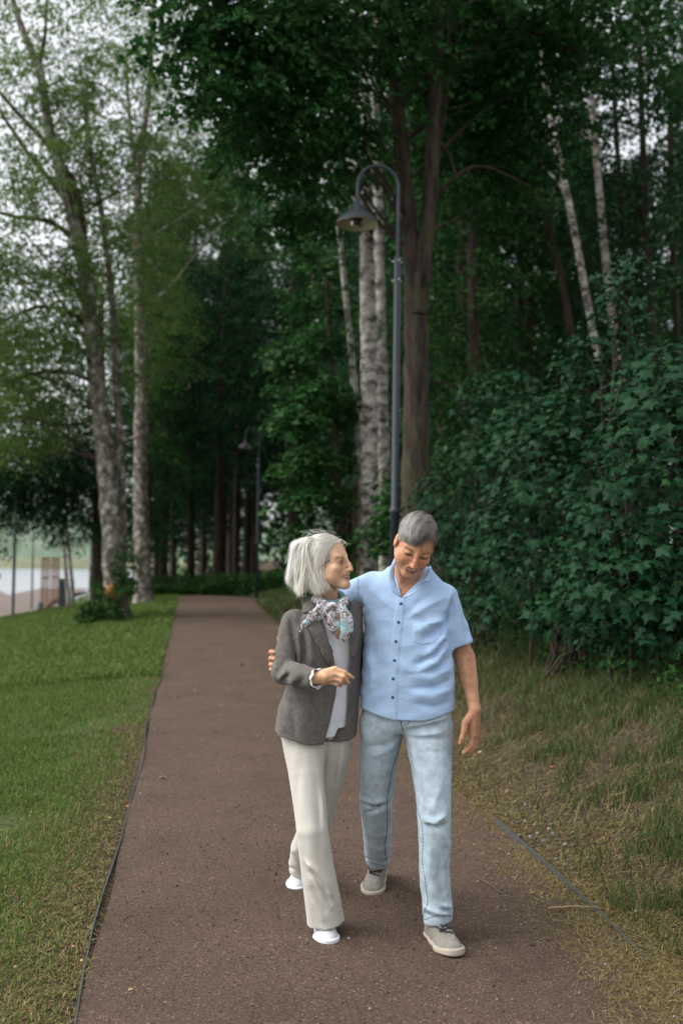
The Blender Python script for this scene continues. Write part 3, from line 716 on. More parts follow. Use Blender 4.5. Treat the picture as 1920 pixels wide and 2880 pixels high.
# right of the path
n = 0
while n < 46:
    y = 17+rf.rand()*45; x = edge_r(y)+3.2+rf.rand()*(6+.42*y)
    px = 960+x/y*2800
    if px > 2050 or not try_spot(x, y, 1.9): continue
    k = rf.choice([0, 1, 2, 2]); 
    plant(k, x, y, rf.rand()*6.28, .75+.4*rf.rand(), 'dark leafy tree in the wood right of the path', 'trees in the wood right of the path'); n += 1
# lake side
for x, y, k, s in [(-9.2, 45, 2, 1.0), (-11.2, 49, 2, 1.05), (-7.8, 40, 2, .9), (-10.4, 56, 1, .9), (-8.9, 60, 1, 1.0), (-7.5, 50, 1, 1.1), (-5.8, 47.5, 0, 1.2), (-8.2, 46, 0, 1.2)]:
    spots.append((x, y)); plant(k, x, y, rf.rand()*6.28, s, 'dark tree between the leaning birch and the lake', 'trees on the lake side')
for x, y, k, s, lab in [(-14.2, 37.5, 2, 1.05, 'leafy tree whose drooping crown enters the picture at the left edge'), (-16.6, 44.5, 2, 1.1, 'leafy tree above the promenade behind the left edge post'), (-15.3, 33.5, 3, 1.0, 'light green birch crown entering at the left edge')]:
    plant(k, x, y, rf.rand()*6.28, s, lab, 'trees on the lake side')

# distant wood that closes the view between the trunks
def far_wood(name, label, pts, seed, n, h, leaf=.5):
    r = np.random.RandomState(seed); pts = np.array(pts)
    i = r.randint(len(pts)-1, size=n); w = r.rand(n)[:, None]
    c = pts[i]*(1-w)+pts[i+1]*w; c = c+r.normal(0, 1.5, c.shape)
    z = h*r.rand(n)**.8
    P = np.stack([c[:, 0], c[:, 1], ground_z(c[:, 0], c[:, 1])+z], 1)
    V, F = leaf_cards(P, r.normal(size=(n, 3))+[0, -.2, .7], r.normal(size=(n, 3)), leaf*(.6+.8*r.rand(n)), .8)
    tag(link(name, mesh(name, V, F, False), L_DARK), label, 'wood', kind='stuff')
far_wood('distant_wood', 'distant mass of dark foliage closing the wood', [(-16, 84), (-4, 82), (12, 74), (28, 60), (36, 44), (36, 26)], 5, 26000, 15)

# ------------------------------------------------------------------ maple shrubs on the bank
def maple_outline():
    tips = [(-90, .30), (-38, .62), (-62, .40), (18, .92), (-10, .55), (90, 1.12), (45, .62), (162, .92), (135, .62), (218, .62), (190, .55), (242, .40)]
    pts = sorted([(a if a > -90 else a+360, r) for a, r in tips])
    extra = [(-75, .22), (-50, .36), (-24, .42), (4, .58), (32, .60), (58, .46), (75, .72), (105, .72), (122, .46), (148, .60), (176, .58), (204, .42), (230, .36), (255, .22)]
    allp = sorted(pts[1:]+extra+[(-90, .10)])
    return np.array([(r*math.cos(math.radians(a)), r*math.sin(math.radians(a))) for a, r in allp])
_mo = maple_outline()*.5
def maple_leaf_mesh():
    V = [(0, .02, 0)]+[(x, y, -.22*abs(x)-.12*max(y, 0)**2) for x, y in _mo]
    V = np.array(V); n = len(_mo)
    F = [[0, 1+i, 1+(i+1) % n] for i in range(n)]
    k = len(V)
    V = np.concatenate([V, [(-.012, .0, .0), (.012, .0, 0), (.0, -.62, -.05)]])
    F.append([k, k+1, k+2])
    return V, np.array(F)
MLV, MLF = maple_leaf_mesh()
def frames(nrm, dr):
    nrm = unit(nrm); dr = unit(dr-nrm*np.sum(dr*nrm, 1)[:, None]); sd = np.cross(dr, nrm); return sd, dr, nrm
ML_ME = mesh('maple_leaf', MLV, MLF, False)
ML_ME.materials.append(L_SHRUB)
def shrub(label, blobs, seed, nsingle, size=.15, group='maple shrubs on the bank'):
    r = np.random.RandomState(seed)
    P, Nn = [], []
    for c, rd, n in blobs:
        u = unit(r.normal(size=(n, 3))); q = .55+.47*r.rand(n)**.6
        P.append(np.asarray(c)+u*q[:, None]*np.asarray(rd)); Nn.append(u)
    P, U = np.concatenate(P), np.concatenate(Nn)
    keep = P[:, 2] > ground_z(P[:, 0], P[:, 1])+.10
    P, U = P[keep], U[keep]
    # leaves gather in fans on shoots
    nrm = U*.65+np.array([-.10, -.30, .80])+r.normal(0, .42, P.shape)
    dr = U*.6+np.array([0, -.15, -.65])+r.normal(0, .55, P.shape)
    S = size*(.40+.75*r.rand(len(P))**1.4)
    sd, dd, nn = frames(nrm, dr)
    c0 = np.asarray(blobs[0][0]); o = np.array([c0[0], c0[1], gz(c0[0], c0[1])])
    t = empty('maple_shrub', o, label, 'shrub', group)
    # which leaves show largest: nearest to the camera and on the outside
    dist = np.linalg.norm(P-np.array([0, 0, CAM_H]), axis=1)
    px = 960+2800*P[:, 0]/P[:, 1]
    score = S/dist*(1+.6*np.sum(U*unit(np.array([0, 0, CAM_H])-P), 1))*(px < 1930)
    order = np.argsort(-score); single, rest = order[:nsingle], order[nsingle:]
    for i in single:
        lo = bpy.data.objects.new('leaf', ML_ME); COL.objects.link(lo); lo.parent = t
        M4 = np.eye(4); M4[:3, 0], M4[:3, 1], M4[:3, 2], M4[:3, 3] = sd[i]*S[i], dd[i]*S[i], nn[i]*S[i], P[i]-o
        lo.matrix_local = Matrix(M4.tolist())
    V = (P[rest, None]+S[rest, None, None]*(MLV[None, :, 0:1]*sd[rest, None]+MLV[None, :, 1:2]*dd[rest, None]+MLV[None, :, 2:3]*nn[rest, None])).reshape(-1, 3)
    F = (MLF[None]+(np.arange(len(rest))*len(MLV))[:, None, None]).reshape(-1, 3)
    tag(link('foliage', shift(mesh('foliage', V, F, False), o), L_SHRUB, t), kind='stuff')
    Vs, Fs, _c = sprays([(c, tuple(np.asarray(rd)*np.array([1.06, 1.0, 1.10])), max(5, int(n*.036)), 26) for c, rd, n in blobs], seed+5, .062, tilt=.5, jitter=.6, droop=.5, rad=(.12, .26), hollow=.45)
    zc = Vs.reshape(-1, 4, 3)[:, 0]; ok = zc[:, 2] > ground_z(zc[:, 0], zc[:, 1])+.02
    k4 = np.where(ok)[0]; Vs = Vs.reshape(-1, 4, 3)[k4].reshape(-1, 3); b4 = (np.arange(len(k4))*4)[:, None]
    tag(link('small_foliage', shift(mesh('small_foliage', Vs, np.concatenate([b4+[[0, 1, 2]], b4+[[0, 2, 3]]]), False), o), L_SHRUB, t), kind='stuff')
    m = MB()
    for k in range(16):
        e = P[r.randint(len(P))]; b0 = o+np.array([r.normal(0, .22), r.normal(0, .22), -.1])
        m.tube(limb_path(b0, e, seed*31+k, .10), np.linspace(.016, .004, 7), 6)
    m.build('stem', M_TWIG, t, off=o)
    return t
def sb(x, y, Y, rx, ry, rz, n): return (dp(x, y, Y), (rx, ry, rz), n)
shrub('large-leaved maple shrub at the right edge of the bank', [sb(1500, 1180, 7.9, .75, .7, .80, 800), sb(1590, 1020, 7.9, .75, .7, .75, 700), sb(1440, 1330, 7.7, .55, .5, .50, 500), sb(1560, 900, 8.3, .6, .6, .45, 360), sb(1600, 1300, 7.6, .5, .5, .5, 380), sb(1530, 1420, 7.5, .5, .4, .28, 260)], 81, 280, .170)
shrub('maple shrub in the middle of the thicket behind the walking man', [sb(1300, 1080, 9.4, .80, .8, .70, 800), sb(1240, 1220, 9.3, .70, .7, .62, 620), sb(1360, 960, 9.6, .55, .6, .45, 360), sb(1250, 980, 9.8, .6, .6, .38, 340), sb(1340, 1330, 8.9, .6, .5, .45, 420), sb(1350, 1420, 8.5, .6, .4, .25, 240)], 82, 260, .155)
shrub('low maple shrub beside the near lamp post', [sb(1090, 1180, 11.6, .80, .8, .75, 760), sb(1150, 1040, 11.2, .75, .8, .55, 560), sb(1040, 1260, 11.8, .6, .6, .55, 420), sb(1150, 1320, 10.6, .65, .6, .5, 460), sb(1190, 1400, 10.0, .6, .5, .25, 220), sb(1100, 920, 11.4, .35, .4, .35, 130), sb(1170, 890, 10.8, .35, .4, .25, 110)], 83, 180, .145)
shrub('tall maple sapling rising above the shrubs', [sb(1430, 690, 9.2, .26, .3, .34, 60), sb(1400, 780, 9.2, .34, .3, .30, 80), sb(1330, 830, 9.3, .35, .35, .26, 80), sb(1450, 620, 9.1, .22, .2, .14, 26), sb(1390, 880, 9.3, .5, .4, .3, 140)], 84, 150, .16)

# weeds under the shrubs and at the far end of the path
def weeds(name, label, X, Y, H, seed, leaf):
    r = np.random.RandomState(seed); n = len(X)
    k = r.rand(n)
    P = np.stack([X, Y, ground_z(X, Y)+H*k], 1)
    V, F = leaf_cards(P, r.normal(0, .5, (n, 3))+[0, 0, 1], r.normal(size=(n, 3))+[0, 0, .1], leaf*(.6+.8*r.rand(n)), .6)
    tag(link(name, mesh(name, V, F, False), L_WEED), label, 'weeds', kind='stuff')
r = np.random.RandomState(61)
Y = 6.0*(20/6.0)**r.rand(12000); X = edge_r(Y)+1.55+r.rand(len(Y))**1.2*1.5
weeds('bank_weeds', 'low mixed weeds along the foot of the shrubs', X, Y, .55*(.15+.85*np.clip(vnoise(X, Y, 4, 3)+.4, 0, 1)), 62, .055)
Y = 38.4+r.rand(30000)**1.4*7; X = -9.6+r.rand(len(Y))*13.6
weeds('path_end_weeds', 'tall yellowish weeds beyond the end of the path', X, Y, .9*(.5+.5*np.clip(vnoise(X, Y, .8, 3)+.5, 0, 1)), 63, .14)
Y = 13+r.rand(9000)*24; X = edge_r(Y)+1.3+r.rand(len(Y))**1.5*2.5
weeds('verge_weeds', 'green weeds on the verge right of the far path', X, Y, .45*(.4+.6*np.clip(vnoise(X, Y, 1, 3)+.4, 0, 1)), 64, .10)
# ================================================================== implicit surfaces for figures and cloth
f32 = np.float32
from concurrent.futures import ThreadPoolExecutor
POOL = ThreadPoolExecutor(4)
def vec(*a): return np.array(a, f32)
def dotv(P, v): return P[:, 0]*v[0] + P[:, 1]*v[1] + P[:, 2]*v[2]
def smin(a, b, k):
    h = np.clip(0.5 + 0.5*(b-a)/k, 0, 1)
    return b + (a-b)*h - k*h*(1-h)
def smax(a, b, k): return -smin(-a, -b, k)
def sstep(a, b, x):
    t = np.clip((x-a)/(b-a), 0, 1); return t*t*(3-2*t)
def sph(P, c, r):
    c = np.asarray(c, f32)
    return np.sqrt(((P-c)**2).sum(1)) - r
def capd(P, a, b):
    a = np.asarray(a, f32); b = np.asarray(b, f32); ba = b-a
    pa = P-a
    h = np.clip(dotv(pa, ba)/(float(np.dot(ba, ba))+1e-9), 0, 1)
    return np.sqrt(((pa-h[:, None]*ba)**2).sum(1)), h
def cap(P, a, b, ra, rb=None):
    if rb is None: rb = ra
    d, h = capd(P, a, b)
    return d - (ra+(rb-ra)*h)
def ball(P):
    c = (P.max(0)+P.min(0))*f32(.5)
    return c[None], float(np.sqrt(((P.max(0)-P.min(0))**2).sum())*.5)
def chain(P, pts, radii, k=0.01, bl=None):
    n = len(pts)-1
    c, r = bl or ball(P)
    dc = [float(cap(c, pts[i], pts[i+1], radii[i], radii[i+1])[0]) for i in range(n)]
    lim = min(dc)+2*r+2*k
    d = None
    for i in range(n):
        if dc[i] > lim: continue
        e = cap(P, pts[i], pts[i+1], radii[i], radii[i+1])
        d = e if d is None else smin(d, e, k)
    return d
def near(P, c, r, fn):
    """fn evaluated only for points within r of c"""
    d = (np.sqrt(((P-np.asarray(c, f32))**2).sum(1))-f32(r*.6)).astype(f32)
    m = d < r*.4
    if m.any(): d[m] = fn(P[m])
    return d
def ell(P, c, r, ax=None):
    q = P-np.asarray(c, f32)
    if ax is not None: q = np.stack([dotv(q, a) for a in ax], 1)
    r = np.asarray(r, f32)
    k0 = np.sqrt(((q/r)**2).sum(1)); k1 = np.sqrt(((q/(r*r))**2).sum(1))+1e-9
    return k0*(k0-1)/k1
def local(P, o, ax):
    q = P-np.asarray(o, f32)
    return np.stack([dotv(q, a) for a in ax], 1).astype(f32)
def axes(yaw=0, pitch=0, roll=0):
    """lateral (to picture right), forward (to the viewer), up; degrees: yaw turns to picture right, pitch looks down, roll tips the top to picture right"""
    ex, ey, ez = np.array([1.0, 0, 0]), np.array([0, -1.0, 0]), np.array([0, 0, 1.0])
    t = math.radians(pitch); ey, ez = ey*math.cos(t)-ez*math.sin(t), ez*math.cos(t)+ey*math.sin(t)
    R = np.array(Matrix.Rotation(math.radians(roll), 3, 'Y') @ Matrix.Rotation(math.radians(yaw), 3, 'Z'))
    return [R@ex, R@ey, R@ez]
def stack(Q, zs, cx, cy, a, b, p=2.3):
    """elliptic cross-sections along local z"""
    z = Q[:, 2]
    A = np.interp(z, zs, a).astype(f32); B = np.interp(z, zs, b).astype(f32)
    x = np.abs(Q[:, 0]-np.interp(z, zs, cx).astype(f32))/A; y = np.abs(Q[:, 1]-np.interp(z, zs, cy).astype(f32))/B
    return ((x**p+y**p)**(1/p)-1)*np.minimum(A, B)*0.92
def smooth_table(rows, n=60):
    """resample a table of rows (z, ...) with a cosine-smoothed curve"""
    R = np.array(sorted(rows), float)
    z = np.linspace(R[0, 0], R[-1, 0], n)
    out = [z]
    for j in range(1, R.shape[1]):
        v = np.interp(z, R[:, 0], R[:, j])
        for _ in range(3): v[1:-1] = (v[:-2]+2*v[1:-1]+v[2:])/4
        out.append(v)
    return out
FS = np.array([1, .3, 1], f32)
def folds(P, fl):
    """sum of soft ridges (+) and creases (-) along polylines: (points, width, amp); depth counts less than height and breadth"""
    P = P*FS
    s = np.zeros(len(P), f32)
    bc, br = ball(P)
    for pts, w, amp in fl:
        pts = [np.asarray(p)*FS for p in pts]
        if min(float(capd(bc, pts[i], pts[i+1])[0][0]) for i in range(len(pts)-1)) > br+2.6*w: continue
        d = None; n = len(pts)-1
        for i in range(n):
            e, h = capd(P, pts[i], pts[i+1])
            t = (i+h)/n                                   # folds fade out at both ends
            e = e+f32(w)*2.2*np.clip(np.abs(t-.5)*2-.72, 0, 1).astype(f32)
            d = e if d is None else np.minimum(d, e)
        s += f32(amp)*np.exp(-(d/f32(w))**f32(1.45))
    return s
def wob(P, s, seed=0.0):
    P = P.astype(f32)
    """smooth pseudo-noise, about -1..1"""
    x, y, z = P[:, 0]*s+seed, P[:, 1]*s+seed*1.7, P[:, 2]*s+seed*0.6
    return (np.sin(x+1.3*np.sin(0.7*y+z))+np.sin(1.3*y+1.1*np.sin(0.8*z+0.9*x)+2)+np.sin(1.1*z+1.2*np.sin(1.1*x-0.6*y)+4))/3
def surf(f, lo, hi, h):
    """sparse surface nets: triangulates f = 0"""
    B = 8
    lo = np.asarray(lo, float); nb = np.ceil((np.asarray(hi)-lo)/(h*B)).astype(int)
    g = np.stack(np.meshgrid(*[np.arange(n) for n in nb], indexing='ij'), -1).reshape(-1, 3)
    # two coarse levels keep only blocks near the surface
    g4 = np.stack(np.meshgrid(*[np.arange(0, n, 4) for n in nb], indexing='ij'), -1).reshape(-1, 3)
    d4 = np.concatenate(list(POOL.map(lambda c: f((lo+(c+2.0)*h*B).astype(f32)), np.array_split(g4, max(1, len(g4)//3000)))))
    g4 = g4[np.abs(d4) < h*B*4*0.87*1.15+0.01]
    o4 = np.stack(np.meshgrid(*[np.arange(4)]*3, indexing='ij'), -1).reshape(-1, 3)
    g = (g4[:, None, :]+o4[None]).reshape(-1, 3)
    d = np.concatenate(list(POOL.map(lambda c: f((lo+(c+0.5)*h*B).astype(f32)), np.array_split(g, max(1, len(g)//4096)))))
    bi = g[np.abs(d) < h*B*0.87*1.2+0.006]
    off = np.stack(np.meshgrid(*[np.arange(9)]*3, indexing='ij'), -1).reshape(-1, 3)
    def ev(c):
        P = (lo+(c[:, None, :]*B+off[None])*h).reshape(-1, 3).astype(f32)
        return f(P).reshape(-1, 9, 9, 9).astype(f32)
    D = np.concatenate(list(POOL.map(ev, np.array_split(bi, max(1, len(bi)//24)))))
    I = D < 0
    cs = [(i, j, k) for i in (0, 1) for j in (0, 1) for k in (0, 1)]
    cnt = sum(I[:, i:i+8, j:j+8, k:k+8].astype(np.int8) for i, j, k in cs)
    act = np.argwhere((cnt > 0) & (cnt < 8))
    n, cx = act[:, 0], act[:, 1:]
    val = {c: D[n, cx[:, 0]+c[0], cx[:, 1]+c[1], cx[:, 2]+c[2]] for c in cs}
    acc = np.zeros((len(act), 3)); num = np.zeros(len(act))
    for c in cs:
        for ax in range(3):
            if c[ax] == 0:
                e = list(c); e[ax] = 1; e = tuple(e)
                v0, v1 = val[c], val[e]
                m = (v0 < 0) != (v1 < 0)
                t = np.where(m, v0/np.where(m, v0-v1, 1), 0)
                p = np.tile(np.array(c, float), (len(act), 1)); p[:, ax] += t
                acc += np.where(m[:, None], p, 0); num += m
    V = lo + (bi[n]*B + cx + acc/num[:, None])*h
    NN = nb*B+2
    def gid(q): return ((q[:, 0]+1)*NN[1]+(q[:, 1]+1))*NN[2]+(q[:, 2]+1)
    ids = gid(bi[n]*B+cx)
    order = np.argsort(ids); sid = ids[order]
    F = []
    for ax in range(3):
        s0 = I[:, :8, :8, :8]
        s1 = I[:, 1:, :8, :8] if ax == 0 else I[:, :8, 1:, :8] if ax == 1 else I[:, :8, :8, 1:]
        ch = np.argwhere(s0 != s1)
        gp = bi[ch[:, 0]]*B+ch[:, 1:]
        ins = s0[tuple(ch.T)]
        b, c = (ax+1) % 3, (ax+2) % 3
        qs = []
        ok = np.ones(len(ch), bool)
        for ob, oc in ((0, 0), (-1, 0), (-1, -1), (0, -1)):
            q = gp.copy(); q[:, b] += ob; q[:, c] += oc
            k = gid(q); j = np.clip(np.searchsorted(sid, k), 0, len(sid)-1)
            ok &= sid[j] == k
            qs.append(order[j])
        Q = np.stack(qs, 1)
        Q[~ins] = Q[~ins][:, ::-1]
        F.append(Q[ok])
    return V, np.concatenate(F)
def ribbons(paths, widths, cols, side):
    """flat hair strands: paths (n,k,3), widths (n,k), cols (n,3), side (n,3) the direction of the ribbon's breadth"""
    n, k, _ = paths.shape
    tgt = np.gradient(paths, axis=1)
    s = np.cross(tgt, side[:, None, :]); s /= np.linalg.norm(s, axis=2)[..., None]+1e-9
    A = paths + s*widths[..., None]*0.5; Bv = paths - s*widths[..., None]*0.5
    V = np.stack([A, Bv], 2).reshape(-1, 3)
    base = (np.arange(n)*k*2)[:, None]+np.arange(k-1)[None]*2
    F = np.stack([base, base+1, base+3, base+2], -1).reshape(-1, 4)
    return V, F, np.repeat(cols, k*2, axis=0)
def bez(p0, p1, p2, p3, k):
    t = np.linspace(0, 1, k)[None, :, None]
    p0, p1, p2, p3 = [q[:, None, :] for q in (p0, p1, p2, p3)]
    return (1-t)**3*p0+3*t*(1-t)**2*p1+3*t*t*(1-t)*p2+t**3*p3

def head_sdf(Q, s=1.0, fem=False, smile=0.0, neck=None):
    """head in its own frame: x lateral, y forward, z up, origin between the ears at eye level"""
    Q = Q/f32(s)
    x = np.abs(Q[:, 0]); M = np.stack([x, Q[:, 1], Q[:, 2]], 1)
    d = ell(M, (0, -.012, .036), (.074, .096, .084))
    d = smin(d, ell(M, (0, .028, -.025), (.061 if not fem else .058, .064, .082)), .03)
    jw = .050 if not fem else .046
    d = smin(d, cap(M, (jw, .005, -.055), (.014, .072, -.100), .017, .016), .028)
    d = smin(d, ell(M, (0, .076, -.102), (.021, .018, .016)), .02)
    d = smin(d, cap(M, (0, .078, .022), (.042, .062, .020), .012, .010), .014)            # brow
    d = smin(d, ell(M, (.045, .058, -.028), (.020, .020, .018)), .022)                    # cheekbone
    d = smin(d, ell(M, (.044, .036, -.058), (.018, .024, .024)), .03)
    if smile: d = smin(d, ell(M, (.037, .070, -.040), (.015, .014, .016)), .014)
    d = smax(d, -ell(M, (.031, .098, -.001), (.019, .016, .0125)), .012)                  # eye socket
    d = smin(d, ell(M, (.0315, .0735, -.001), (.0165, .0135, .0125)), .004)               # eye and lids
    nz_ = -.036 if not smile else -.041
    d = smin(d, chain(M, [(0, .088, .012), (0, .104, -.018), (0, .111, nz_)], [.0085, .0092, .0098 if not smile else .0108], .006), .009)
    d = smin(d, ell(M, (.0110, .099, -.040), (.0074, .0105, .0075)), .007)
    d = smin(d, ell(M, (0, .084, -.064), (.027, .014, .017)), .016)                       # muzzle
    if smile:
        zc = -.066 + 6.5*x*x
        d = smax(d, -(np.sqrt(((Q[:, 2]-zc)*1.0)**2+((Q[:, 1]-.101)*.6)**2+(np.maximum(x-.021, 0))**2)-.0062), .003)
        d = smin(d, ell(M, (0, .0830, -.0665), (.021, .0115, .0065)), .001)                # teeth
        d = smin(d, cap(M, (0, .0985, -.0768), (.016, .090, -.071), .0052, .003), .004)
    else:
        d = smin(d, cap(M, (0, .0970, -.0585), (.026, .0790, -.0610), .0046, .0024), .005)
        d = smax(d, -cap(M, (0, .1050, -.0680), (.029, .0830, -.0640), .0052, .0028), .002)
        d = smin(d, cap(M, (0, .0945, -.0775), (.024, .0800, -.0700), .0050, .0024), .005)
    e = ell(M, (.0775, -.012, -.010), (.0085, .019, .031))                                # ear
    e = smax(e, -ell(M, (.0865, -.007, -.006), (.0065, .0105, .018)), .004)
    d = smin(d, e, .007)
    if smile:
        d = d + .0042*np.exp(-(capd(M, (.020, .098, -.040), (.036, .076, -.070))[0]/.0035)**2)  # smile fold
    else:
        d = d + .0018*np.exp(-(capd(M, (.017, .098, -.044), (.028, .082, -.066))[0]/.0035)**2)
    return d*s
def head_color(Q, s, base, lip, brow, fem, smile, stub=None):
    Q = Q/s
    x = np.abs(Q[:, 0]); y, z = Q[:, 1], Q[:, 2]
    c = np.tile(np.array(base), (len(Q), 1))
    def mixc(m, rgb):
        m = np.clip(m, 0, 1)[:, None]; c[:] = c*(1-m)+np.array(rgb)*m
    b = np.array(base)
    front = y > .03
    mixc(.35*np.exp(-(((x-.042)/.022)**2+((z+.03)/.02)**2))*front, b*np.array([1.12, .80, .72]))
    mixc(.45*np.exp(-((x/.013)**2+((z+.036)/.014)**2))*front, b*np.array([1.15, .82, .74]))
    if stub is not None: mixc(.35*sstep(-.045, -.075, z)*front, stub)
    if smile:
        zc = -.066+6.5*x*x
        mixc(sstep(.0105, .0085, np.abs(z+.0765-4.0*x*x))*sstep(.024, .019, x)*(y > .07)*(np.abs(z+.0765-4*x*x) < .008), lip)
        mixc(sstep(.0105, .0080, np.abs(z-zc))*sstep(.026, .020, x)*(y > .07), lip)
        mixc(sstep(.0036, .0022, np.abs(z-zc+.0006))*sstep(.023, .017, x)*(y > .07), (.56, .51, .44))
        mixc(.8*sstep(.0022, .0012, np.abs(z-zc+.0062))*sstep(.024, .020, x)*(y > .07), (.06, .02, .015))
    else:
        mz = .14*x                                        # the line between the lips rises to the corners
        mixc(.85*sstep(.031, .022, x)*sstep(.0066, .0040, np.abs(z+.0590-.05*x))*(y > .06), lip)
        mixc(.85*sstep(.028, .018, x)*sstep(.0072, .0044, np.abs(z+.0775-.25*x))*(y > .06), lip)
        mixc(sstep(.0040, .0026, np.abs(z+.0668-mz*.6))*sstep(.024, .019, x)*(y > .06), (.58, .52, .45))
        mixc(sstep(.0028, .0012, np.abs(z+.0718-mz))*sstep(.033, .028, x)*(y > .055), (.09, .03, .025))
        mixc(.9*np.exp(-(((x-.030)/.0035)**2+((z+.0665)/.0035)**2))*(y > .055), (.16, .06, .045))
        mixc(.55*sstep(.0030, .0012, np.abs(z-.0105+3*(x-.032)**2))*sstep(.018, .013, np.abs(x-.0325))*front, b*np.array([.45, .33, .28]))   # lid crease
    # brows
    bz = .0185+.10*(x-.03)-6.0*(x-.034)**2
    mixc((.55 if not fem else .55)*sstep(.0045, .0020, np.abs(z-bz))*sstep(.012, .017, x)*sstep(.056, .048, x)*front, brow)
    # eyes
    ex, ez = (x-.0315)/.0135, (z+(.0035 if not smile else .0060))/(.0052 if not smile else .0026)
    eye = sstep(1.15, .85, np.sqrt(ex*ex+ez*ez))*front
    mixc(.65*sstep(2.2, 1.0, np.sqrt((ex*.85)**2+(ez*.5)**2))*front, b*np.array([.55, .42, .38]))  # socket shading painted in as darker skin around the eyes
    mixc(eye, (.50, .46, .42))
    mixc(sstep(.0078, .0060, np.sqrt((x-.033)**2+(z+.003)**2))*eye, (.045, .040, .035))
    mixc(sstep(.0034, .0014, np.abs(z-(.0030 if not smile else -.0045)-5*(x-.0315)**2*-1))*sstep(.016, .013, np.abs(x-.0315))*front, (.05, .03, .025))
    return c
# ================================================================== materials of the couple
def attr_mat(name, rough=0.55, sss=0.0, spec=0.35, bump=0.0, bscale=400.0, mottle=0.0):
    m, nt, N, L, P = newmat(name)
    a = N.new('ShaderNodeAttribute'); a.attribute_name = 'Col'
    src = a.outputs['Color']
    tc = N.new('ShaderNodeTexCoord')
    if mottle:
        nz = N.new('ShaderNodeTexNoise'); nz.inputs['Scale'].default_value = 45; nz.inputs['Detail'].default_value = 5
        L.new(tc.outputs['Object'], nz.inputs['Vector'])
        r = ramp(N, [(0.3, (1-mottle, 1-mottle*1.3, 1-mottle*1.4)), (0.7, (1+mottle*.6,)*3)])
        L.new(nz.outputs['Fac'], r.inputs['Fac'])
        mx = N.new('ShaderNodeMix'); mx.data_type = 'RGBA'; mx.blend_type = 'MULTIPLY'; mx.inputs['Factor'].default_value = 1
        L.new(src, mx.inputs['A']); L.new(r.outputs['Color'], mx.inputs['B']); src = mx.outputs['Result']
    L.new(src, P.inputs['Base Color'])
    P.inputs['Roughness'].default_value = rough
    P.inputs['Specular IOR Level'].default_value = spec
    if sss:
        P.inputs['Subsurface Weight'].default_value = sss
        P.inputs['Subsurface Radius'].default_value = (1.0, .35, .2)
        P.inputs['Subsurface Scale'].default_value = 0.006
    if bump:
        nz = N.new('ShaderNodeTexNoise'); nz.inputs['Scale'].default_value = bscale
        L.new(tc.outputs['Object'], nz.inputs['Vector'])
        b = N.new('ShaderNodeBump'); b.inputs['Strength'].default_value = bump; b.inputs['Distance'].default_value = 0.002
        L.new(nz.outputs['Fac'], b.inputs['Height']); L.new(b.outputs['Normal'], P.inputs['Normal'])
    return m
def cloth_mat(name, c1, c2, weave=260.0, slub=0.25, rough=0.9, blotch=0.15, bscale=18.0, stretch=(1, 1, 1), bump=0.25):
    """woven cloth: two thread colours mixed by fine noise, softly blotched"""
    m, nt, N, L, P = newmat(name)
    tc = N.new('ShaderNodeTexCoord'); mp = N.new('ShaderNodeMapping')
    mp.inputs['Scale'].default_value = stretch
    L.new(tc.outputs['Object'], mp.inputs['Vector'])
    n1 = N.new('ShaderNodeTexNoise'); n1.inputs['Scale'].default_value = weave; n1.inputs['Detail'].default_value = 3
    L.new(mp.outputs['Vector'], n1.inputs['Vector'])
    r = ramp(N, [(0.5-slub, c1), (0.5+slub, c2)])
    L.new(n1.outputs['Fac'], r.inputs['Fac'])
    n2 = N.new('ShaderNodeTexNoise'); n2.inputs['Scale'].default_value = bscale; n2.inputs['Detail'].default_value = 4
    L.new(tc.outputs['Object'], n2.inputs['Vector'])
    r2 = ramp(N, [(0.3, (1-blotch,)*3), (0.7, (1+blotch*.5,)*3)])
    L.new(n2.outputs['Fac'], r2.inputs['Fac'])
    mx = N.new('ShaderNodeMix'); mx.data_type = 'RGBA'; mx.blend_type = 'MULTIPLY'; mx.inputs['Factor'].default_value = 1
    L.new(r.outputs['Color'], mx.inputs['A']); L.new(r2.outputs['Color'], mx.inputs['B'])
    L.new(mx.outputs['Result'], P.inputs['Base Color'])
    P.inputs['Roughness'].default_value = rough
    P.inputs['Specular IOR Level'].default_value = 0.15
    P.inputs['Sheen Weight'].default_value = 0.12
    b = N.new('ShaderNodeBump'); b.inputs['Strength'].default_value = bump; b.inputs['Distance'].default_value = 0.002
    L.new(n1.outputs['Fac'], b.inputs['Height']); L.new(b.outputs['Normal'], P.inputs['Normal'])
    return m
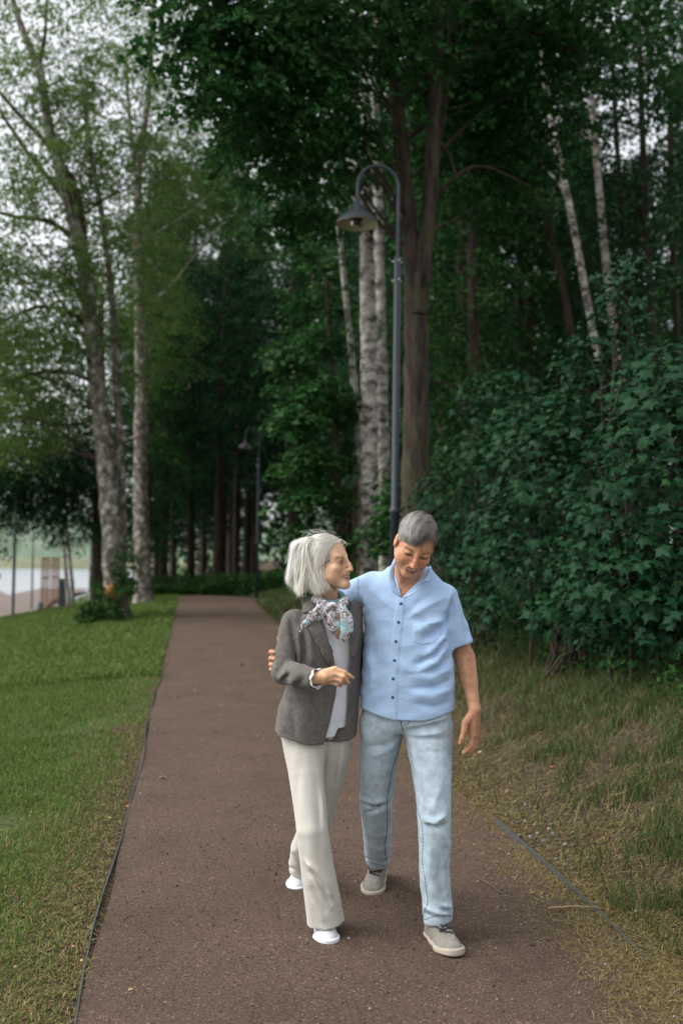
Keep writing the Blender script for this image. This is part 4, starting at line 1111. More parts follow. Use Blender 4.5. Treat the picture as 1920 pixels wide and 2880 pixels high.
def check_mat():
    m, nt, N, L, P = newmat('blue_micro_check_cotton')
    tc = N.new('ShaderNodeTexCoord')
    outs = []
    for d in ('X', 'Z'):
        w = N.new('ShaderNodeTexWave'); w.bands_direction = d; w.inputs['Scale'].default_value = 100.0
        w.inputs['Distortion'].default_value = 0.6; w.inputs['Detail'].default_value = 1.0; w.inputs['Detail Scale'].default_value = 0.3
        L.new(tc.outputs['Object'], w.inputs['Vector']); outs.append(w.outputs['Fac'])
    ad = N.new('ShaderNodeMath'); ad.operation = 'ADD'; L.new(outs[0], ad.inputs[0]); L.new(outs[1], ad.inputs[1])
    hf = N.new('ShaderNodeMath'); hf.operation = 'MULTIPLY'; L.new(ad.outputs[0], hf.inputs[0]); hf.inputs[1].default_value = 0.5
    r = ramp(N, [(0.2, (0.20, 0.345, 0.60)), (0.8, (0.575, 0.72, 0.88))])
    L.new(hf.outputs[0], r.inputs['Fac'])
    n2 = N.new('ShaderNodeTexNoise'); n2.inputs['Scale'].default_value = 9; n2.inputs['Detail'].default_value = 5
    L.new(tc.outputs['Object'], n2.inputs['Vector'])
    r2 = ramp(N, [(0.3, (.93, .93, .95)), (0.7, (1.03, 1.03, 1.02))]); L.new(n2.outputs['Fac'], r2.inputs['Fac'])
    mx = N.new('ShaderNodeMix'); mx.data_type = 'RGBA'; mx.blend_type = 'MULTIPLY'; mx.inputs['Factor'].default_value = 1
    L.new(r.outputs['Color'], mx.inputs['A']); L.new(r2.outputs['Color'], mx.inputs['B'])
    L.new(mx.outputs['Result'], P.inputs['Base Color'])
    P.inputs['Roughness'].default_value = 0.85; P.inputs['Specular IOR Level'].default_value = 0.2
    n3 = N.new('ShaderNodeTexNoise'); n3.inputs['Scale'].default_value = 26; n3.inputs['Detail'].default_value = 4; n3.inputs['Distortion'].default_value = 1.2
    L.new(tc.outputs['Object'], n3.inputs['Vector'])
    b = N.new('ShaderNodeBump'); b.inputs['Strength'].default_value = 0.40; b.inputs['Distance'].default_value = 0.008
    L.new(n3.outputs['Fac'], b.inputs['Height']); L.new(b.outputs['Normal'], P.inputs['Normal'])
    return m
def scarf_mat():
    m, nt, N, L, P = newmat('printed_silk')
    tc = N.new('ShaderNodeTexCoord')
    n1 = N.new('ShaderNodeTexNoise'); n1.inputs['Scale'].default_value = 95; n1.inputs['Detail'].default_value = 6; n1.inputs['Distortion'].default_value = 1.5
    L.new(tc.outputs['Object'], n1.inputs['Vector'])
    r = ramp(N, [(0.36, (.035, .022, .02)), (0.46, (.20, .15, .145)), (0.52, (.55, .53, .56)), (0.72, (.68, .68, .72))])
    L.new(n1.outputs['Fac'], r.inputs['Fac'])
    n2 = N.new('ShaderNodeTexNoise'); n2.inputs['Scale'].default_value = 24; n2.inputs['Detail'].default_value = 2
    L.new(tc.outputs['Object'], n2.inputs['Vector'])
    r2 = ramp(N, [(0.56, (0, 0, 0)), (0.62, (1, 1, 1))]); L.new(n2.outputs['Fac'], r2.inputs['Fac'])
    mx = N.new('ShaderNodeMix'); mx.data_type = 'RGBA'
    L.new(r2.outputs['Color'], mx.inputs['Factor']); L.new(r.outputs['Color'], mx.inputs['A']); mx.inputs['B'].default_value = (.34, .55, .58, 1)
    L.new(mx.outputs['Result'], P.inputs['Base Color']); P.inputs['Roughness'].default_value = .55
    return m
M_SKIN = attr_mat('skin', .5, .12, .35, .25, 260, .20)
M_HAIR = attr_mat('hair', .48, 0, .4)
M_SHIRT = check_mat()
M_TWEED = cloth_mat('grey_tweed', (.042, .038, .034), (.215, .197, .18), 700, .18, .95, .20, 45, (1, 1, .45))
M_WOOL = cloth_mat('cream_wool', (.45, .425, .375), (.565, .54, .485), 300, .3, .92, .06, 10)
M_BLOUSE = cloth_mat('white_linen', (.58, .60, .63), (.72, .73, .76), 280, .3, .9, .10, 16)
M_DENIM = cloth_mat('bleached_denim', (.285, .37, .43), (.50, .59, .65), 420, .2, .9, .24, 30, (1.6, 1.6, .5))
M_STITCH = plain('dark_stitching', (.06, .045, .045), .9)
M_BUTTON = plain('navy_button', (.012, .055, .20), .35)
M_SUEDE = cloth_mat('grey_nubuck', (.17, .155, .135), (.285, .265, .235), 300, .3, .95, .18, 26)
M_RUBBER = plain('pale_rubber', (.42, .365, .29), .6, noise=.18, nscale=40)
M_LACE = plain('dark_lace', (.035, .036, .042), .9)
M_WSHOE = plain('white_knit', (.56, .57, .585), .8, noise=.06, nscale=60, bump=.3, bscale=300)
M_WSOLE = plain('white_rubber', (.66, .66, .69), .6)
M_SCARF = scarf_mat()
M_TURQ = cloth_mat('turquoise_silk', (.165, .40, .43), (.30, .56, .58), 120, .3, .55, .2, 20)

def pz(px, py, d): return float(at(px, py, d)[2])
def bvh_of(V, F): return BVHTree.FromPolygons(V.tolist(), F.tolist())
def hit(b, px, py, off=0.002):
    r = ray(px, py)
    loc, nor, i, dist = b.ray_cast(Vector((0, 0, CAM_H)), Vector(r))
    if loc is None: return None, None
    n = np.array(nor)
    if np.dot(n, r) > 0: n = -n
    return np.array(loc)+n*off, n
def surf_line(b, pts, off=0.001, n=40):
    """a polyline in picture pixels laid on a surface"""
    pts = np.array(pts, float)
    s = np.r_[0, np.cumsum(np.linalg.norm(np.diff(pts, axis=0), axis=1))]
    out = []
    for t in np.linspace(0, s[-1], n):
        p, _ = hit(b, np.interp(t, s, pts[:, 0]), np.interp(t, s, pts[:, 1]), off)
        if p is not None: out.append(p)
    return np.array(out)
def patch(b, A, Bp, off=0.006, n=14, k=5, thick=0.003, bulge=0.0):
    """a thin piece of cloth laid on a surface between two picture polylines, with real thickness"""
    def res(L):
        L = np.array(L, float); s = np.r_[0, np.cumsum(np.linalg.norm(np.diff(L, axis=0), axis=1))]
        t = np.linspace(0, s[-1], n); return np.stack([np.interp(t, s, L[:, 0]), np.interp(t, s, L[:, 1])], 1)
    a, c = res(A), res(Bp)
    top, bot = [], []
    H = []
    for i in range(n):
        for j in range(k):
            w = j/(k-1); q = a[i]*(1-w)+c[i]*w
            H.append(hit(b, q[0], q[1], 0)+(q,))
    good = [h for h in H if h[0] is not None]
    for idx, (p, nn, q) in enumerate(H):
        if p is None:
            g = min(good, key=lambda h: (h[2][0]-q[0])**2+(h[2][1]-q[1])**2)
            p, nn = at(q[0], q[1], float(np.dot(g[0]-np.array([0, 0, CAM_H]), -CAM_R[:, 2]))), g[1]
        e = off+bulge*math.sin(math.pi*(idx % k)/(k-1))
        top.append(p+nn*e); bot.append(p+nn*(e-thick))
    V = np.array(top+bot); m = n*k
    F = []
    for i in range(n-1):
        for j in range(k-1):
            q = [i*k+j, i*k+j+1, (i+1)*k+j+1, (i+1)*k+j]
            F.append(q); F.append([x+m for x in q[::-1]])
    edge = [j for j in range(k)]+[i*k+k-1 for i in range(1, n)]+[(n-1)*k+j for j in range(k-2, -1, -1)]+[i*k for i in range(n-2, 0, -1)]
    for i in range(len(edge)):
        x, y = edge[i], edge[(i+1) % len(edge)]
        F.append([x, x+m, y+m, y])
    return V, np.array(F)
def rows_table(rows, d0, ax, o):
    """rows (py, xl, xr, half depth, depth) in pixels -> table z, cx, cy, a, b in the frame ax at o"""
    out = []
    for py, xl, xr, b, d in rows:
        c = at((xl+xr)/2, py, d); a = (xr-xl)/2/FPX*d
        q = c-o
        out.append((c[2], float(np.dot(q, ax[0])), float(np.dot(q, ax[1])), a, b))
    return smooth_table(out)
def bounds(pts, m):
    p = np.array(pts); return p.min(0)-m, p.max(0)+m

def shoe_frame(heel, toe):
    f = np.array(toe, float)-np.array(heel, float); Lg = np.linalg.norm(f); f /= Lg
    l = np.cross(f, [0, 0, 1.0]); l /= np.linalg.norm(l); u = np.cross(l, f)
    return np.array(heel, float), [l, f, u], Lg
def shoe_plan(Q, Lg, k=1.0):
    q = np.stack([Q[:, 0], Q[:, 1], np.zeros(len(Q), f32)], 1)
    return chain(q, [(0, .036*k, 0), (.002, .42*Lg, 0), (.004, .70*Lg, 0), (.001, Lg-.043*k, 0)], [.034*k, .034*k, .046*k, .042*k], .03)
def shoe_upper(P, fr, k=1.0, up=.10):
    o, ax, Lg = fr
    Q = local(P, o, ax)
    d = smax(shoe_plan(Q, Lg, k)+.05*np.maximum(Q[:, 2]-.03, 0), np.abs(Q[:, 2]-.05)-.05, .015)
    top = np.interp(Q[:, 1], [0, .10*Lg, .30*Lg, .45*Lg, .62*Lg, .80*Lg, .93*Lg, Lg], [.085, .092, .094, .082, .060, .047, .039, .024]).astype(f32)*k
    d = smax(d, (Q[:, 2]+9.0*Q[:, 0]**2-top)*.85, .022)
    d = smin(d, cap(Q, (0, .066, .05), (0, .072, up), .037*k, .039*k), .02)
    return d, Q
def shoe_sole(P, fr, k=1.0, h=.021):
    o, ax, Lg = fr
    Q = local(P, o, ax)
    rise = .010*sstep(.75*Lg, Lg, Q[:, 1])
    return smax(shoe_plan(Q, Lg, k)-.0045, np.abs(Q[:, 2]-h/2-rise*.5)-h/2-rise*.3, .006)

# ================================================================== the man
man_o = at(1140, 2580, 4.2); man_o[2] = 0.0
man = empty('person', man_o, 'smiling grey-haired person in pale blue short-sleeved shirt and bleached jeans, looking down', 'person', 'couple walking arm in arm')
TA = axes(-12)                                            # torso of the man
TO = at(1140, 2000, 4.2); TO[2] = 0
MT = rows_table([(2075, 1012, 1274, .118, 4.2), (2040, 1008, 1276, .124, 4.2), (2000, 1009, 1275, .128, 4.2), (1950, 1011, 1277, .130, 4.2),
                 (1887, 1016, 1277, .130, 4.2), (1830, 1020, 1268, .126, 4.2), (1780, 1022, 1262, .124, 4.2), (1720, 1020, 1265, .120, 4.21),
                 (1680, 1020, 1266, .110, 4.22), (1652, 1030, 1258, .096, 4.23), (1628, 1055, 1238, .080, 4.24), (1604, 1084, 1216, .066, 4.24), (1570, 1104, 1196, .056, 4.24)], 4.2, TA, TO)
shR, shL = at(1048, 1648, 4.29), at(1250, 1682, 4.23)
elR, wrR = at(896, 1742, 4.50), at(800, 1838, 4.36)
elL, wrL = at(1306, 1848, 4.23), at(1334, 1995, 4.10)
hipR, hipL = at(1078, 2045, 4.22), at(1205, 2045, 4.18)
LEGL = [at(1205, 2060, 4.17), at(1207, 2089, 4.15), at(1214, 2178, 4.07), at(1221, 2312, 3.98), at(1222, 2446, 3.97), at(1229, 2560, 3.96), at(1231, 2625, 3.96)]
RADL = [.096, .097, .079, .066, .0605, .059, .059]
LEGR = [at(1076, 2045, 4.22), at(1072, 2060, 4.22), at(1066, 2134, 4.24), at(1058, 2250, 4.30), at(1060, 2357, 4.45), at(1063, 2424, 4.60), at(1064, 2455, 4.64)]
RADR = [.090, .090, .077, .072, .063, .057, .057]
HA_M = axes(9, 33, 13)
HS_M = 1.0
HO_M = at(1171, 1563, 4.03) - (HA_M[1]*.086)*HS_M
def torso_m(P, inset=0.0):
    Q = local(P, TO, TA)
    z, cx, cy, a, b = MT
    return stack(Q, z, cx, cy, a-inset, b-inset)
def hand_chain(P, segs):
    d = None
    for pts, rr in segs:
        e = chain(P, pts, rr, .003)
        d = e if d is None else smin(d, e, .006)
    return d
HAND_ML = [([wrL, at(1325, 2035, 4.085), at(1329, 2066, 4.075)], [.024, .021, .016]),
           ([wrL, at(1331, 2035, 4.11), at(1336, 2066, 4.115)], [.024, .024, .016]),
           ([wrL, at(1336, 2035, 4.13), at(1339, 2064, 4.145)], [.022, .019, .014]),
           ([at(1329, 2066, 4.075), at(1325, 2097, 4.065), at(1313, 2110, 4.06), at(1302, 2118, 4.06)], [.0115, .0098, .0088, .0078]),
           ([at(1335, 2068, 4.10), at(1331, 2102, 4.09), at(1318, 2114, 4.08), at(1304, 2112, 4.08)], [.0115, .0098, .0088, .0078]),
           ([at(1338, 2068, 4.125), at(1336, 2098, 4.12), at(1324, 2108, 4.11), at(1308, 2104, 4.105)], [.011, .0095, .0085, .0075]),
           ([at(1340, 2064, 4.15), at(1339, 2088, 4.15), at(1330, 2098, 4.14), at(1316, 2096, 4.135)], [.010, .0085, .0075, .0068]),
           ([at(1323, 2012, 4.085), at(1308, 2032, 4.06), at(1304, 2055, 4.05), at(1298, 2076, 4.045), at(1293, 2090, 4.045)], [.018, .0150, .0120, .0105, .0088])]
HAND_MR = [([wrR, at(776, 1846, 4.31)], [.026, .026])]
for _i, _y in enumerate((1834, 1852, 1869, 1883)):
    _r = (.0110, .0112, .0108, .0090)[_i]
    HAND_MR.append(([at(779, _y+1, 4.32), at(762, _y, 4.24), at(763, _y, 4.16), at(772+_i, _y+1, 4.105)], [_r*1.05, _r, _r, _r*.85]))
HAND_MR.append(([at(800, 1838, 4.36), at(790, 1815, 4.36), at(785, 1795, 4.32)], [.016, .013, .011]))
FEETM = [shoe_frame(at(1207, 2620, 4.04)*[1, 1, 0]+[0, 0, .006], at(1276, 2690, 3.80)*[1, 1, 0]+[0, 0, .022]),
         shoe_frame(at(1072, 2460, 4.74)*[1, 1, 0]+[0, 0, .050], at(1041, 2531, 4.455)*[1, 1, 0]+[0, 0, .002])]
FEETM = [(o, ax, .285) for o, ax, Lg in FEETM]
NECK_M = at(1143, 1668, 4.25)
VN_Z = at(1131, 1684, 4.09)[2]
def body_man(P):
    d = near(P, HO_M, .26, lambda p: head_sdf(local(p, HO_M, HA_M), HS_M, False, 1.0))
    hb = HO_M + HA_M[1]*-.020+HA_M[2]*-.055
    nk = cap(P, hb, NECK_M, .056, .062)
    nk = smin(nk, cap(P, HO_M+HA_M[0]*-.05+HA_M[1]*-.01+HA_M[2]*-.05, at(1133, 1676, 4.17), .016, .012), .02)
    d = smin(d, nk, .024)
    t = smax(torso_m(P, .015)+.022*sstep(float(VN_Z)+.01, float(VN_Z)-.05, P[:, 2]), P[:, 2]-f32(pz(1143, 1600, 4.24)), .02)
    t = smax(t, f32(.93)-P[:, 2], .03)
    d = smin(d, t, .03)
    a = smin(chain(P, [shL, elL, wrL], [.036, .0405, .0235], .012), cap(P, elL+(wrL-elL)*.06, elL+(wrL-elL)*.5, .0415, .034), .012)
    a = smin(a, hand_chain(P, HAND_ML), .008)
    r = smin(chain(P, [shR, elR, wrR], [.052, .040, .028], .015), hand_chain(P, HAND_MR), .008)
    d = smin(d, smin(a, r, .005), .02)
    d = smin(d, chain(P, [LEGL[0]]+LEGL[2:], [.070, .050, .040, .036, .032, .030], .02), .03)
    d = smin(d, chain(P, [LEGR[0]]+LEGR[2:], [.066, .046, .034, .030, .029, .030], .02), .03)
    for fr, ank in zip(FEETM, (LEGL[-1], LEGR[-1])):
        o, ax, Lg = fr
        d = smin(d, chain(P, [ank, o+ax[1]*.07+ax[2]*.05, o+ax[1]*.20+ax[2]*.034], [.028, .024, .014], .02), .01)
    return d
_pts = [HO_M, shR, shL, elR, wrR, elL, wrL, at(760, 1850, 4.2), at(1300, 2120, 4.1)] + [f[0] for f in FEETM] + [f[0]+f[1][1]*.24 for f in FEETM]
_lo, _hi = bounds(_pts, .17); _lo[2] = 0.0
V, F = surf(body_man, _lo, _hi, .0032)
Q = local(V.astype(f32), HO_M, HA_M)
SK_M = np.array((.54, .285, .165))
C = head_color(Q, HS_M, SK_M, (.38, .13, .09), (.12, .095, .08), False, True, (.42, .25, .16))
far = (np.sqrt((Q**2).sum(1)) > .17)
C[far] = SK_M*np.array([.84, .82, .80])
_m = np.exp(-((np.sqrt(((V-np.array(at(1131, 1672, 4.1)))**2).sum(1))/.07)**2))[:, None]
C = C*(1-_m*.3)+np.array((.55, .25, .14))*_m*.3
me = mesh('person_body', V, F, col=C)
link('body', shift(me, man_o), M_SKIN, man)

# ---- shirt
slL0, slL1 = shL, at(1292, 1816, 4.215)
slR1 = at(952, 1694, 4.41)
VN = at(1131, 1684, 4.09)
def shirt_man(P):
    Q = local(P, TO, TA)
    d = torso_m(P)
    rip = .0025*wob(P, 22, 3.0)+.0022*wob(P*[1, 1, 2.2], 34, 1.0)
    d = smax(d, P[:, 2]-f32(pz(1143, 1590, 4.24)), .02)
    def sleeve(a, b, ra, rb):
        s = cap(P, a, b, ra, rb)
        ba = (b-a)/np.linalg.norm(b-a)
        return smax(s, dotv(P-b.astype(f32), ba), .006)
    sl = sleeve(slL0, slL1, .058, .060)
    sl = sl + .004*np.exp(-(capd(P, at(1276, 1700, 4.16), at(1290, 1800, 4.14))[0]/.012)**2)
    d = smin(d, sl, .022)
    d = smin(d, sleeve(shR, slR1, .064, .066), .03)
    d = d - rip*sstep(1.58, 1.35, P[:, 2])
    d = d - 2.0*folds(P, SH_FOLDS)
    # raised button band
    bx = np.interp(P[:, 2], PL_Z, PL_X)
    m = sstep(.0175, .0145, np.abs(P[:, 0]-bx))*(P[:, 1] < 4.16)*(P[:, 2] < VN[2])
    d = d - .0030*m
    # hem: shirt tail, higher at the sides
    xx = (P[:, 0]-f32(TO[0]+.0))/.19
    hz = f32(HEM_Z)+.034*sstep(.25, 1.1, np.abs(xx))
    d = smax(d, hz-P[:, 2], .004)
    # neck opening and V
    d = smax(d, -cap(P, NECK_M+np.array([0, .0, -.045]), NECK_M+np.array([.012, -.03, .16]), .057, .074), .006)
    w = .050*np.clip((P[:, 2]-f32(VN[2]))/.085, 0, 1.6)
    vx = f32(VN[0])+.03*np.clip((P[:, 2]-f32(VN[2]))/.085, 0, 1.5)
    v = smax(np.abs(P[:, 0]-vx)-w, P[:, 1]-f32(4.17), .01)
    v = smax(v, f32(VN[2])-P[:, 2], .004)
    d = smax(d, -v, .005)
    return d
HEM_Z = pz(1135, 2026, 4.085)
_bt = [(1127, 1698), (1120, 1750), (1113, 1804), (1109, 1857), (1105, 1909), (1104, 1961), (1104, 2030)]
PL_Z = [at(x, y, 4.09)[2] for x, y in _bt][::-1]; PL_X = [at(x, y, 4.09)[0] for x, y in _bt][::-1]
def c1(x, y): return (720+x*.4464, 1400+y*.4464)
def fl(pts, w, amp, d=4.09, conv=c1): return ([at(*conv(x, y), d) for x, y in pts], w, amp)
SH_FOLDS = [fl([(1190, 800), (1120, 850), (1060, 880)], .016, -.009), fl([(1185, 770), (1090, 790), (1000, 840)], .016, .007),
            fl([(1195, 860), (1150, 930), (1070, 990)], .016, .010), fl([(1180, 910), (1110, 990), (1010, 1040)], .013, -.009),
            fl([(1200, 950), (1130, 1030), (1020, 1090)], .016, .008), fl([(1215, 1010), (1120, 1090), (960, 1110)], .013, -.006),
            fl([(1230, 1080), (1090, 1130), (940, 1080)], .017, .005), fl([(1225, 1150), (1120, 1190), (980, 1200)], .014, -.005),
            fl([(1230, 1210), (1100, 1250), (970, 1220)], .018, .005), fl([(1225, 1290), (1120, 1310), (1000, 1290)], .015, -.004),
            fl([(700, 480), (760, 540), (850, 620)], .016, -.006), fl([(690, 530), (760, 600), (850, 690)], .018, .006),
            fl([(650, 520), (640, 600)], .012, -.010, 4.2), fl([(1230, 560), (1120, 600), (1000, 680)], .018, -.006), fl([(1240, 610), (1110, 660), (980, 740)], .018, .006),
            fl([(1240, 660), (1205, 730), (1195, 800)], .012, -.008, 4.14), fl([(1270, 560), (1215, 640), (1200, 740)], .014, .005, 4.14),
            fl([(690, 800), (740, 900), (760, 1050)], .020, -.005), fl([(680, 950), (720, 1080), (740, 1250)], .022, .006),
            fl([(800, 1000), (790, 1150), (800, 1330)], .020, -.004), fl([(940, 700), (990, 760), (1090, 800)], .02, -.004),
            fl([(1290, 640), (1310, 760), (1325, 880)], .012, -.007, 4.17), fl([(1265, 640), (1285, 760), (1300, 900)], .012, .005, 4.16)]
_lo, _hi = bounds([slL1, slR1, at(1010, 2060, 4.2), at(1270, 2060, 4.2), at(1150, 1580, 4.3), at(1150, 1900, 4.0)], .09)
V, F = surf(shirt_man, _lo, _hi, .0042)
B_SHIRT = bvh_of(V, F)
me = mesh('shirt_cloth', V, F)
shirt = link('shirt', shift(me, man_o), M_SHIRT, man)
for x, y in _bt[:6]:
    p, n = hit(B_SHIRT, x, y, .0)
    b = MB(); b.lathe([(0, .0035), (.0048, .0034), (.0060, .0022), (.0060, 0), (.0052, -.001)], seg=14)
    bo = b.build('button', M_BUTTON, shirt)
    bo.matrix_local = Matrix.Translation(Vector(p-man_o)) @ Vector(n).to_track_quat('Z', 'Y').to_matrix().to_4x4()
# collar leaves, breast pocket and seams
def part_patch(name, A, Bp, mat, parent, b, off=.006, **k):
    V, F = patch(b, A, Bp, off, **k)
    return link(name, shift(mesh(name, V, F), parent_origin(parent)), mat, parent)
def parent_origin(p):
    while p.parent: p = p.parent
    return np.array(p.location)
def strip3(name, A, Bp, mat, parent, thick=.0025, n=14, k=4):
    """a cloth strip between two 3-D polylines"""
    def res(L):
        L = np.array(L, float); s = np.r_[0, np.cumsum(np.linalg.norm(np.diff(L, axis=0), axis=1))]
        t = np.linspace(0, s[-1], n); return np.stack([np.interp(t, s, L[:, q]) for q in range(3)], 1)
    a, c = res(A), res(Bp)
    G = np.stack([a*(1-w)+c*w for w in np.linspace(0, 1, k)], 1)
    du = np.gradient(G, axis=0); dv = np.gradient(G, axis=1)
    nn = np.cross(du, dv); nn /= np.linalg.norm(nn, axis=2)[..., None]+1e-9
    V = np.concatenate([(G+nn*thick/2).reshape(-1, 3), (G-nn*thick/2).reshape(-1, 3)]); m = n*k
    F = []
    for i in range(n-1):
        for j in range(k-1):
            q = [i*k+j, i*k+j+1, (i+1)*k+j+1, (i+1)*k+j]; F.append(q); F.append([x+m for x in q[::-1]])
    edge = [j for j in range(k)]+[i*k+k-1 for i in range(1, n)]+[(n-1)*k+j for j in range(k-2, -1, -1)]+[i*k for i in range(n-2, 0, -1)]
    for i in range(len(edge)):
        x, y = edge[i], edge[(i+1) % len(edge)]; F.append([x, x+m, y+m, y])
    return link(name, shift(mesh(name, V, np.array(F)), parent_origin(parent)), mat, parent)
def A3(L): return [at(*c1(x, y), d) for x, y, d in L]
strip3('collar', A3([(884, 372, 4.23), (872, 430, 4.15), (868, 500, 4.11), (890, 585, 4.075), (918, 632, 4.07)]),
       A3([(868, 382, 4.21), (846, 432, 4.13), (832, 490, 4.095), (832, 552, 4.07), (868, 602, 4.065)]), M_SHIRT, shirt)
strip3('collar', A3([(1090, 428, 4.22), (1088, 470, 4.15), (1060, 508, 4.10), (1000, 590, 4.07), (928, 634, 4.065)]),
       A3([(1104, 436, 4.21), (1106, 480, 4.14), (1088, 528, 4.085), (1052, 520, 4.07), (985, 612, 4.062)]), M_SHIRT, shirt)
part_patch('breast_pocket', [c1(985, 800), c1(985, 905), c1(1040, 925)], [c1(1165, 775), c1(1165, 870), c1(1110, 915)], M_SHIRT, shirt, B_SHIRT, .0014, n=22, k=22, thick=.003)
def seam(name, pts, parent, b, r=.0016, conv=c1, mat=None, n=60, off=.0):
    L = surf_line(b, [conv(*p) for p in pts], off, n)
    if len(L) < 3: return
    s = MB(); s.tube(L, r, 5)
    return s.build(name, mat or M_STITCH, parent, off=parent_origin(parent))
seam('seam', [(1272, 545), (1228, 640), (1205, 760), (1200, 830)], shirt, B_SHIRT, .0016, mat=M_SHIRT, off=.001)
seam('seam', [(655, 455), (640, 520), (645, 620)], shirt, B_SHIRT, .0016, mat=M_SHIRT, off=.001)

# ---- jeans
def c2(x, y): return (720+x*.4464, 2000+y*.4464)
JF = [fl([(930, 130), (1060, 110), (1235, 70)], .010, -.007, 4.07, c2), fl([(930, 105), (1060, 80), (1235, 40)], .012, .006, 4.07, c2), fl([(960, 190), (1100, 180), (1235, 185)], .008, -.006, 4.05, c2),
      fl([(955, 160), (1100, 150), (1238, 130)], .010, .005, 4.05, c2), fl([(990, 265), (1100, 262), (1220, 268)], .007, -.005, 4.02, c2),
      fl([(1060, 690), (1120, 700), (1200, 660)], .012, .008, 3.92, c2), fl([(1070, 720), (1130, 725), (1215, 720)], .010, -.008, 3.92, c2), fl([(1110, 700), (1170, 780), (1215, 860)], .012, .006, 3.92, c2),
      fl([(1030, 600), (1080, 660), (1150, 690)], .012, -.006, 3.93, c2), fl([(1190, 430), (1130, 560), (1100, 640)], .018, .004, 3.95, c2),
      fl([(1180, 1215), (1235, 1240)], .010, .010, 3.92, c2), fl([(1170, 1245), (1235, 1268)], .009, -.010, 3.91, c2), fl([(1040, 1240), (1120, 1260), (1230, 1285)], .010, .007, 3.91, c2), fl([(1050, 1290), (1130, 1295), (1230, 1300)], .008, -.005, 3.90, c2),
      fl([(1100, 850), (1085, 1000), (1110, 1150)], .018, .004, 3.92, c2), fl([(1160, 900), (1150, 1050), (1180, 1180)], .016, -.004, 3.92, c2),
      fl([(655, 560), (740, 575), (830, 560)], .011, .008, 4.24, c2), fl([(655, 590), (740, 600), (800, 590)], .009, -.007, 4.24, c2), fl([(690, 650), (760, 620), (820, 570)], .010, -.007, 4.24, c2),
      fl([(690, 900), (760, 880), (840, 900)], .012, .006, 4.52, c2), fl([(690, 930), (760, 910), (840, 935)], .009, -.006, 4.53, c2), fl([(700, 740), (760, 780), (840, 770)], .014, .005, 4.36, c2),
      fl([(905, 170), (820, 220), (720, 230)], .014, -.005, 4.12, c2), fl([(900, 200), (810, 270), (700, 300)], .016, .004, 4.13, c2)]
def jeans(P):
    Q = local(P, TO, TA)
    z, cx, cy, a, b = MT
    d = stack(Q, z, cx, cy, a-.016, b-.022)
    d = smax(d, P[:, 2]-f32(.97), .01); d = smax(d, f32(.80)-P[:, 2], .05)
    l = chain(P, LEGL, RADL, .004); r = chain(P, LEGR, RADR, .004)
    nl = np.array([.15, .1, -1.0]); nl /= np.linalg.norm(nl)
    l = smax(l, dotv(P-at(1230, 2598, 3.93).astype(f32), nl), .004)
    nr = np.array([-.15, .55, -1.0]); nr /= np.linalg.norm(nr)
    r = smax(r, dotv(P-at(1062, 2445, 4.54).astype(f32), nr), .004)
    g = smin(l, r, .006)
    d = smin(d, g, .035)
    d = d - 1.8*folds(P, JF) - .0022*wob(P, 26, 7.0)-.0012*wob(P, 60, 2.0)
    return d
_lo, _hi = bounds([at(1010, 2000, 4.2), at(1275, 2000, 4.2), LEGL[-1], LEGR[-1]], .14)
V, F = surf(jeans, _lo, _hi, .0042)
B_JEANS = bvh_of(V, F)
jn = link('jeans', shift(mesh('jeans_cloth', V, F), man_o), M_DENIM, man)
for pts in ([(920, 165), (895, 250), (860, 350), (845, 430), (825, 540), (822, 650), (825, 740), (808, 850), (815, 920), (825, 945)],
            [(952, 175), (975, 270), (990, 370), (1000, 480), (1010, 600), (1040, 700), (1050, 800), (1045, 950), (1065, 1080), (1080, 1200), (1055, 1270), (1050, 1320)]):
    L = surf_line(B_JEANS, [c2(*p) for p in pts], .0, 150)
    s = MB(); s.tube(L, .0009, 5)
    for q in range(0, len(L)-2, 3): s.tube(L[q:q+2]+np.array([.0012, -.001, 0]), .0019, 5)
    s.build('inseam', M_STITCH, jn, off=man_o)
seam('fly_seam', [(912, 62), (914, 90), (925, 130)], jn, B_JEANS, .002, c2)
seam('fly_seam', [(965, 62), (955, 82), (925, 92)], jn, B_JEANS, .0015, c2)
seam('hem_stitch', [(1050, 1318), (1130, 1290), (1225, 1292)], jn, B_JEANS, .0011, c2)
seam('hem_stitch', [(700, 945), (760, 965), (835, 975)], jn, B_JEANS, .0011, c2)

